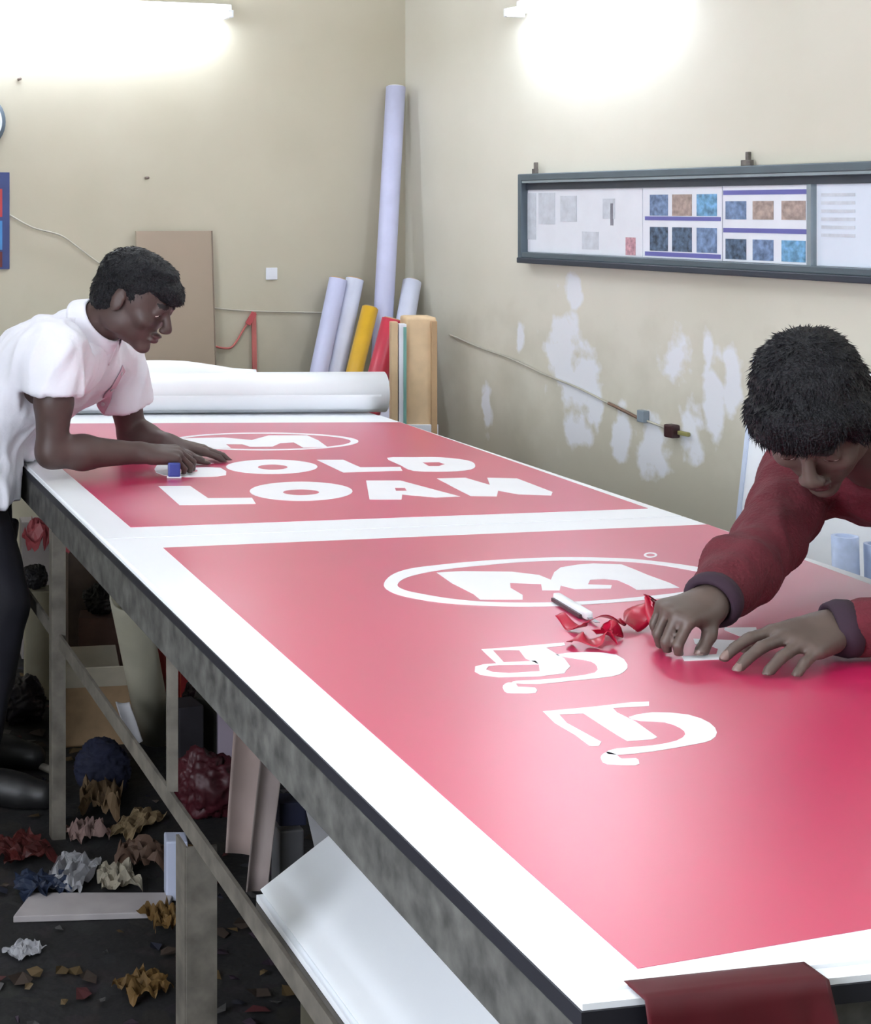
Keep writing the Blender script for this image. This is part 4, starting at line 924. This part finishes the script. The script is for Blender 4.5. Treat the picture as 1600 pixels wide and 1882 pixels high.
def sheetq(name, label, q, th, m, cat='sheet', bend=0):
    bm = bmesh.new(); q = [Vector(p) for p in q]; n = (q[1]-q[0]).cross(q[3]-q[0]).normalized()
    def fn(u, v): return q[0].lerp(q[1], u).lerp(q[3].lerp(q[2], u), v)+n*(bend*math.sin(math.pi*u)+bend*.4*math.sin(9*v))
    grid(bm, fn, 10, 14, th); return tag(ob(name, bm, m, None, bend > 0), label, cat)
DARKC = mat('dark_carton', (112, 98, 90), .8, var=.3); navy = mat('navy_cloth', (18, 22, 46), .85, var=.3); tan = mat('tan_paper', (134, 110, 82), .8, var=.25)
oran = mat('orange_print', (196, 92, 52), .6, var=.15); rredd = mat('red_print', (150, 40, 40), .6, var=.15); mauve = mat('mauve_board', (150, 138, 150), .7, var=.05)
dred = mat('dark_red_bag', (60, 12, 22), .55, var=.3); blackb = mat('black_bag', (24, 22, 28), .5, var=.3); gold = mat('ochre_paper', (124, 94, 50), .7, var=.3); olive = mat('olive_board', (112, 108, 92), .8, var=.1)

leaning_tube('card_tube', 'fat cream cardboard tube leaning under the table beside the red roll', P(236, 1096, 3.66), P(286, 1352, 4.00)+Vector((0, 0, .0)), .048, mat('cream_card', (190, 186, 166), .75, var=.06), 'tube')
leaning_tube('vinyl_roll', 'thin dull red roll leaning on the fat cream tube under the table', P(262, 1105, 3.80), P(316, 1300, 4.10), .022, mat('dull_red_film', (160, 56, 50), .5, var=.2))
t = thing('carton', 'small carton with red side and orange front under the table', 'box')
c = FL(362, 1312)+Vector((.0, .10, 0)); bm = bmesh.new(); box(bm, c+Vector((0, 0, .10)), .115, .13, .20, TP, TD, bevel=.004); ob('carton_body', bm, oran, t)
bm = bmesh.new(); box(bm, c-TP*.0595+Vector((0, 0, .10)), .003, .12, .19, TP, TD); ob('red_side', bm, rredd, t)
bm = bmesh.new(); box(bm, c-TP*.04-TD*.067+Vector((0, 0, .10)), .035, .003, .19, TP, TD); ob('red_stripe', bm, rredd, t)
crumple('plastic_bag', 'black-maroon crumpled bag lying before the orange carton', FL(372, 1345), (.062, .05, .085), mat('maroon_black_film', (40, 20, 34), .4, var=.4), 2.1, 'bag')
solid('foam_block', 'flat mauve-grey board standing on edge under the worktable', FL(450, 1400)+Vector((.03, .02, 0)), .20, .03, .26, .0, mauve, 'board')
crumple('plastic_bag', 'dark red stuffed bag below the mauve-grey board', FL(385, 1512)+Vector((0, .05, 0)), (.085, .06, .10), dred, 5.3, 'bag')
crumple('plastic_bag', 'low dark red bag pressed against the cream paper strips', FL(455, 1460), (.05, .05, .07), mat('wine_film', (70, 14, 34), .5, var=.3), 7.3, 'bag')
solid('dark_block', 'dark open-backed block behind thin upright under the table', FL(318, 1398)+Vector((0.03, -.02, 0)), .07, .08, .16, .3, mat('dark_block_paint', (40, 36, 42), .7, var=.3), 'block')
solid('dark_block', 'olive-black block right of the thin upright under the table', FL(372, 1392)+Vector((.02, .05, 0)), .07, .07, .15, -.2, mat('olive_black_paint', (46, 44, 36), .7, var=.4), 'block')
carton('carton', 'dusty brown open carton between the leg and the fat cream tube', FL(168, 1352), .19, .16, .16, .15, tan, m2=paper_c)
carton('carton', 'tall brown carton against the back wall under the far table end', Vector((.20, 4.62, 0)), .20, .18, .42, .1, DARKC)
crumple('cloth_bundle', 'black bundle in front of the brown carton at the far table end', Vector((.20, 4.40, .235)), (.05, .05, .05), blackb, 3.3, 'cloth')
sheetq('paper_sheet', 'white paper sheet folded down along the slanting rail', [P(212, 1290, 3.75), P(238, 1290, 3.75), P(262, 1362, 3.70), P(238, 1372, 3.66)], .002, paper_w, 'paper', .006)
# paper strips hanging down on to the floor
sheetq('paper_strip', 'long pinkish cream paper strip hanging from under the table top', [P(450, 1010, 3.14), P(518, 1010, 3.14), P(474, 1575, 3.00), P(414, 1568, 3.00)], .0012, mat('pinkish_cream_paper', (150, 132, 126), .75, var=.08), 'paper', .012)
sheetq('paper_strip', 'narrower grey paper strip hanging beside the pinkish one', [P(512, 1050, 2.97), P(560, 1050, 2.97), P(492, 1640, 2.80), P(452, 1640, 2.80)], .0012, mat('grey_cream_paper', (128, 116, 112), .75, var=.08), 'paper', .014)
solid('small_box', 'small navy box among the paper strips under the table', Vector((P(532, 1508, 2.9).x, 2.9, P(532, 1508, 2.9).z-.002)), .055, .05, .046, .1, navy, 'box')
solid('tin', 'grey tin below the small navy box', Vector((P(528, 1560, 2.9).x, 2.9, 0)), .05, .05, P(528, 1516, 2.9).z-.0015, .2, mat('grey_tin', (96, 96, 98), .4, metal=.3), 'tin')
# stack of white boards on the low plank
t = thing('low_plank', 'low grey plank on blocks carrying the white boards under the table', 'plank')
A0, A1 = Vector((.395, 2.60, 0)), Vector((.60, 1.50, 0))
bm = bmesh.new(); q = [A1, A1+TP*.62, A0+TP*.62, A0]; hexa(bm, [p+Vector((0, 0, .20)) for p in q]+[p+Vector((0, 0, .222)) for p in q]); ob('plank', bm, mat('grey_plank', (86, 82, 78), .8, var=.2), t)
for p in (A0+TP*.1-TD*.1, A0+TP*.5-TD*.1, A1+TP*.1+TD*.1, A1+TP*.5+TD*.1):
    bm = bmesh.new(); box(bm, p+Vector((0, 0, .1)), .08, .08, .199, TP, TD); ob('block', bm, olive, t)
for i, (dx, dz, m_, lab) in enumerate(((.0, .223, sheet_white, 'soiled white board lying flat on the low plank under the table'), )):
    q = [A1+TP*dx, A1+TP*(dx+.5), A0+TP*(dx+.5)-TD*.04*i, A0+TP*dx-TD*.04*i]
    bm = bmesh.new(); hexa(bm, [p+Vector((0, 0, dz)) for p in q]+[p+Vector((0, 0, dz+.012)) for p in q], .002); tag(ob('foam_board', bm, m_), lab, 'board')
sheetq('foam_board', 'tall narrow white board leaning under the table above the low plank', [P(560, 1475, 2.86), P(582, 1475, 2.86), P(700, 1640, 2.50), P(600, 1660, 2.50)], .006, paper_w, 'board')
bm = bmesh.new(); b0, b1 = A0+TP*.012+Vector((0, 0, .2365)), A1+TP*.012+Vector((0, 0, .2365)); up_ = TP*.30+Vector((0, 0, .20)); nn = up_.cross(TD).normalized()*.008
hexa(bm, [b1, b1+nn, b0+nn, b0, b1+up_, b1+up_+nn, b0+up_+nn, b0+up_], .001); tag(ob('foam_board', bm, sheet_white), 'white board propped aslant on the low plank, facing the aisle', 'board')
crumple('rag', 'navy rag on the top board of the low pile', Vector((.86, 1.98, .236)), (.07, .10, .03), navy, 1.2, 'cloth')
crumple('rag', 'long dark navy rag at the near end of the low pile', Vector((.88, 1.74, .236)), (.05, .09, .035), mat('black_navy_cloth', (20, 24, 44), .85, var=.3), 4.2, 'cloth')
# on the floor
q = [FL(24, 1697), FL(306, 1688), FL(318, 1652), FL(58, 1652)]
bm = bmesh.new(); hexa(bm, [p+Vector((0, 0, .001)) for p in q]+[p+Vector((0, 0, .014)) for p in q], .002); tag(ob('wooden_plank', bm, mat('pale_plank', (158, 152, 152), .7, var=.12)), 'pale plank lying flat on the floor beside the near leg', 'plank')
solid('paper_pack', 'upright bluish-white paper pack behind the near table leg', FL(322, 1660)+Vector((.004, .03, 0)), .046, .05, .125, .0, mat('bluish_paper', (176, 182, 202), .6, var=.05), 'package')
bm = bmesh.new(); tube(bm, [FL(64, 1412)+Vector((0, 0, .012)), FL(104, 1428)+Vector((0, 0, .012))], .010, 10); tag(ob('metal_rod', bm, steel, None, True), 'thin pale rod lying on the floor by the far leg', 'rod')
C = crumple
C('rag', 'navy rag heaped under the slanting rail', FL(192, 1448), (.075, .05, .075), navy, 1.9, 'cloth')
C('crumpled_paper', 'tan crumpled paper beside the navy rag on the floor', FL(185, 1490), (.055, .04, .06), tan, 2.7, 'paper')
C('crumpled_paper', 'long tan crushed paper slanting across the floor', FL(250, 1522), (.075, .03, .035), mat('light_tan_paper', (150, 130, 98), .8, var=.2), 6.1, 'paper')
C('crumpled_paper', 'pinkish crumpled paper in the middle of the floor litter', FL(158, 1540), (.038, .03, .05), mat('pinkish_paper', (150, 124, 118), .8, var=.15), 3.9, 'paper')
C('crumpled_paper', 'greyish white crumpled sheet at the edge of the floor litter', FL(132, 1618), (.075, .04, .045), paper_w, 4.4, 'paper')
C('crumpled_paper', 'smaller pale crumpled paper next to the greyish white sheet', FL(214, 1622), (.045, .035, .04), paper_c, 8.4, 'paper')
C('crumpled_paper', 'brown crumpled wrapper left of the bluish-white pack', FL(268, 1594), (.055, .04, .055), mat('brown_wrapper', (104, 80, 66), .7, var=.25), 9.2, 'paper')
C('crumpled_paper', 'ochre crumpled wrapper against the near table leg', FL(304, 1706), (.035, .03, .04), gold, 1.1, 'paper')
C('crumpled_paper', 'ochre crumpled wrapper alone on the dark floor', FL(262, 1822), (.04, .03, .03), gold, 5.9, 'paper')
C('crumpled_paper', 'dull blue crumpled film on the floor at litter edge', FL(84, 1640), (.04, .05, .035), mat('dull_blue_film', (40, 52, 78), .5, var=.3), 6.6, 'film')
C('crumpled_paper', 'rusty red crumpled film on the floor at litter edge', FL(32, 1575), (.055, .05, .035), mat('rusty_red_film', (84, 30, 28), .5, var=.4), 7.7, 'film')
C('crumpled_paper', 'small pale crumpled scrap alone near floor edge', FL(44, 1752), (.03, .02, .018), paper_w, 2.3, 'paper')
# around the far leg, near the back wall
C('plastic_bag', 'low dark stuffed bag on the floor left of the far leg', Vector((-.03, 4.15, .0)), (.08, .06, .07), mat('black_violet_bag', (30, 24, 38), .5, var=.3), 3.1, 'bag')
solid('card_block', 'olive grey card block standing on the floor behind the far leg', Vector((.03, 4.36, 0)), .11, .08, .32, .05, mat('olive_card', (158, 152, 132), .8, var=.1), 'block')
crumple('cloth_bundle', 'black violet bundle stuffed on the olive grey block', Vector((.008, 4.36, .323)), (.04, .035, .04), blackb, 2.7, 'cloth')
solid('card_block', 'brown card block under the black bundle by the tall carton', Vector((.20, 4.40, 0)), .12, .09, .232, -.1, mat('brown_card', (120, 92, 84), .8, var=.2), 'block')
solid('pale_box', 'pale grey box on edge behind the far leg', Vector((.02, 4.76, 0)), .12, .08, .44, .1, mat('pale_grey_card', (142, 134, 130), .8, var=.1), 'box')
C('rag', 'small dark rag stuffed on the pale grey box', Vector((.052, 4.75, .442)), (.03, .03, .025), blackb, 5.1, 'cloth')
C('scrap_film', 'dull red film hanging under the far corner of the table', Vector((.05, 3.60, .60)), (.035, .05, .10), mat('dull_pink_film', (150, 66, 70), .5, var=.2), 6.3, 'film')
# dark red vinyl drooping from the near end
bm = bmesh.new(); D0 = Vector((NLp.x, NLp.y, 0))
def drape(u, v):
    s = .05+u*.17; b0 = D0+TP*s; w_ = .012*math.sin(u*14)+.01*math.sin(v*7+u*5)
    if v < .25: k = v/.25; return b0+TD*(.02*(1-k))-TD*(.004*k)+Vector((0, 0, TZ+.0035+.006*k*(1-k)*math.sin(u*math.pi)))
    k = (v-.25)/.75; return b0-TD*(.010+.05*k+abs(w_)*k)+Vector((0, 0, TZ+.0035-.30*k*(.8+.2*math.sin(u*5))))
grid(bm, drape, 40, 24, .001); tag(ob('vinyl_offcut', bm, mat('dark_red_vinyl', (74, 12, 22), .5, spec=.3, var=.1), None, True), 'dark red vinyl offcut drooping over the near end of the table', 'offcut')
# litter nobody could count
rnd = random.Random(5); bm = bmesh.new(); bmats = [mat('litter_%s' % n_, tuple(int(q*.6) for q in c_), .7) for n_, c_ in (('red', (104, 24, 30)), ('brown', (84, 64, 50)), ('grey', (110, 108, 108)), ('navy', (30, 34, 60)), ('ochre', (120, 92, 44)), ('violet', (60, 34, 60)))]
bpy.context.view_layer.update(); foot = []
for o_ in bpy.data.objects:
    if o_.type == 'MESH' and o_.get('kind') != 'structure':
        q_ = [o_.matrix_world@Vector(k) for k in o_.bound_box]
        if min(p.z for p in q_) < .03: foot.append((min(p.x for p in q_), max(p.x for p in q_), min(p.y for p in q_), max(p.y for p in q_)))
for _ in range(1100):
    Y = rnd.uniform(2.1, 5.0); X = rnd.uniform(-.55, 1.35)
    if not (2.0 < Y and X > -.6): continue
    r = rnd.uniform(.006, .03); a = rnd.uniform(0, 6.3); z = rnd.uniform(.001, .006)
    if any(a0-r*1.3 < X < a1+r*1.3 and b0-r*1.3 < Y < b1+r*1.3 for a0, a1, b0, b1 in foot): continue
    k = rnd.randrange(6); v = []
    for j in range(5):
        an = a+j*1.2566; v.append(bm.verts.new((X+math.cos(an)*r*rnd.uniform(.5, 1.2), Y+math.sin(an)*r*rnd.uniform(.4, 1.1), z+rnd.uniform(0, .010))))
    f = bm.faces.new(v); f.material_index = k
g_ = bm.faces[:]; bmesh.ops.solidify(bm, geom=g_, thickness=.0008)
o = ob('floor_litter', bm, bmats); tag(o, 'small dark paper and film snippets strewn over the floor', 'litter', kind='stuff')
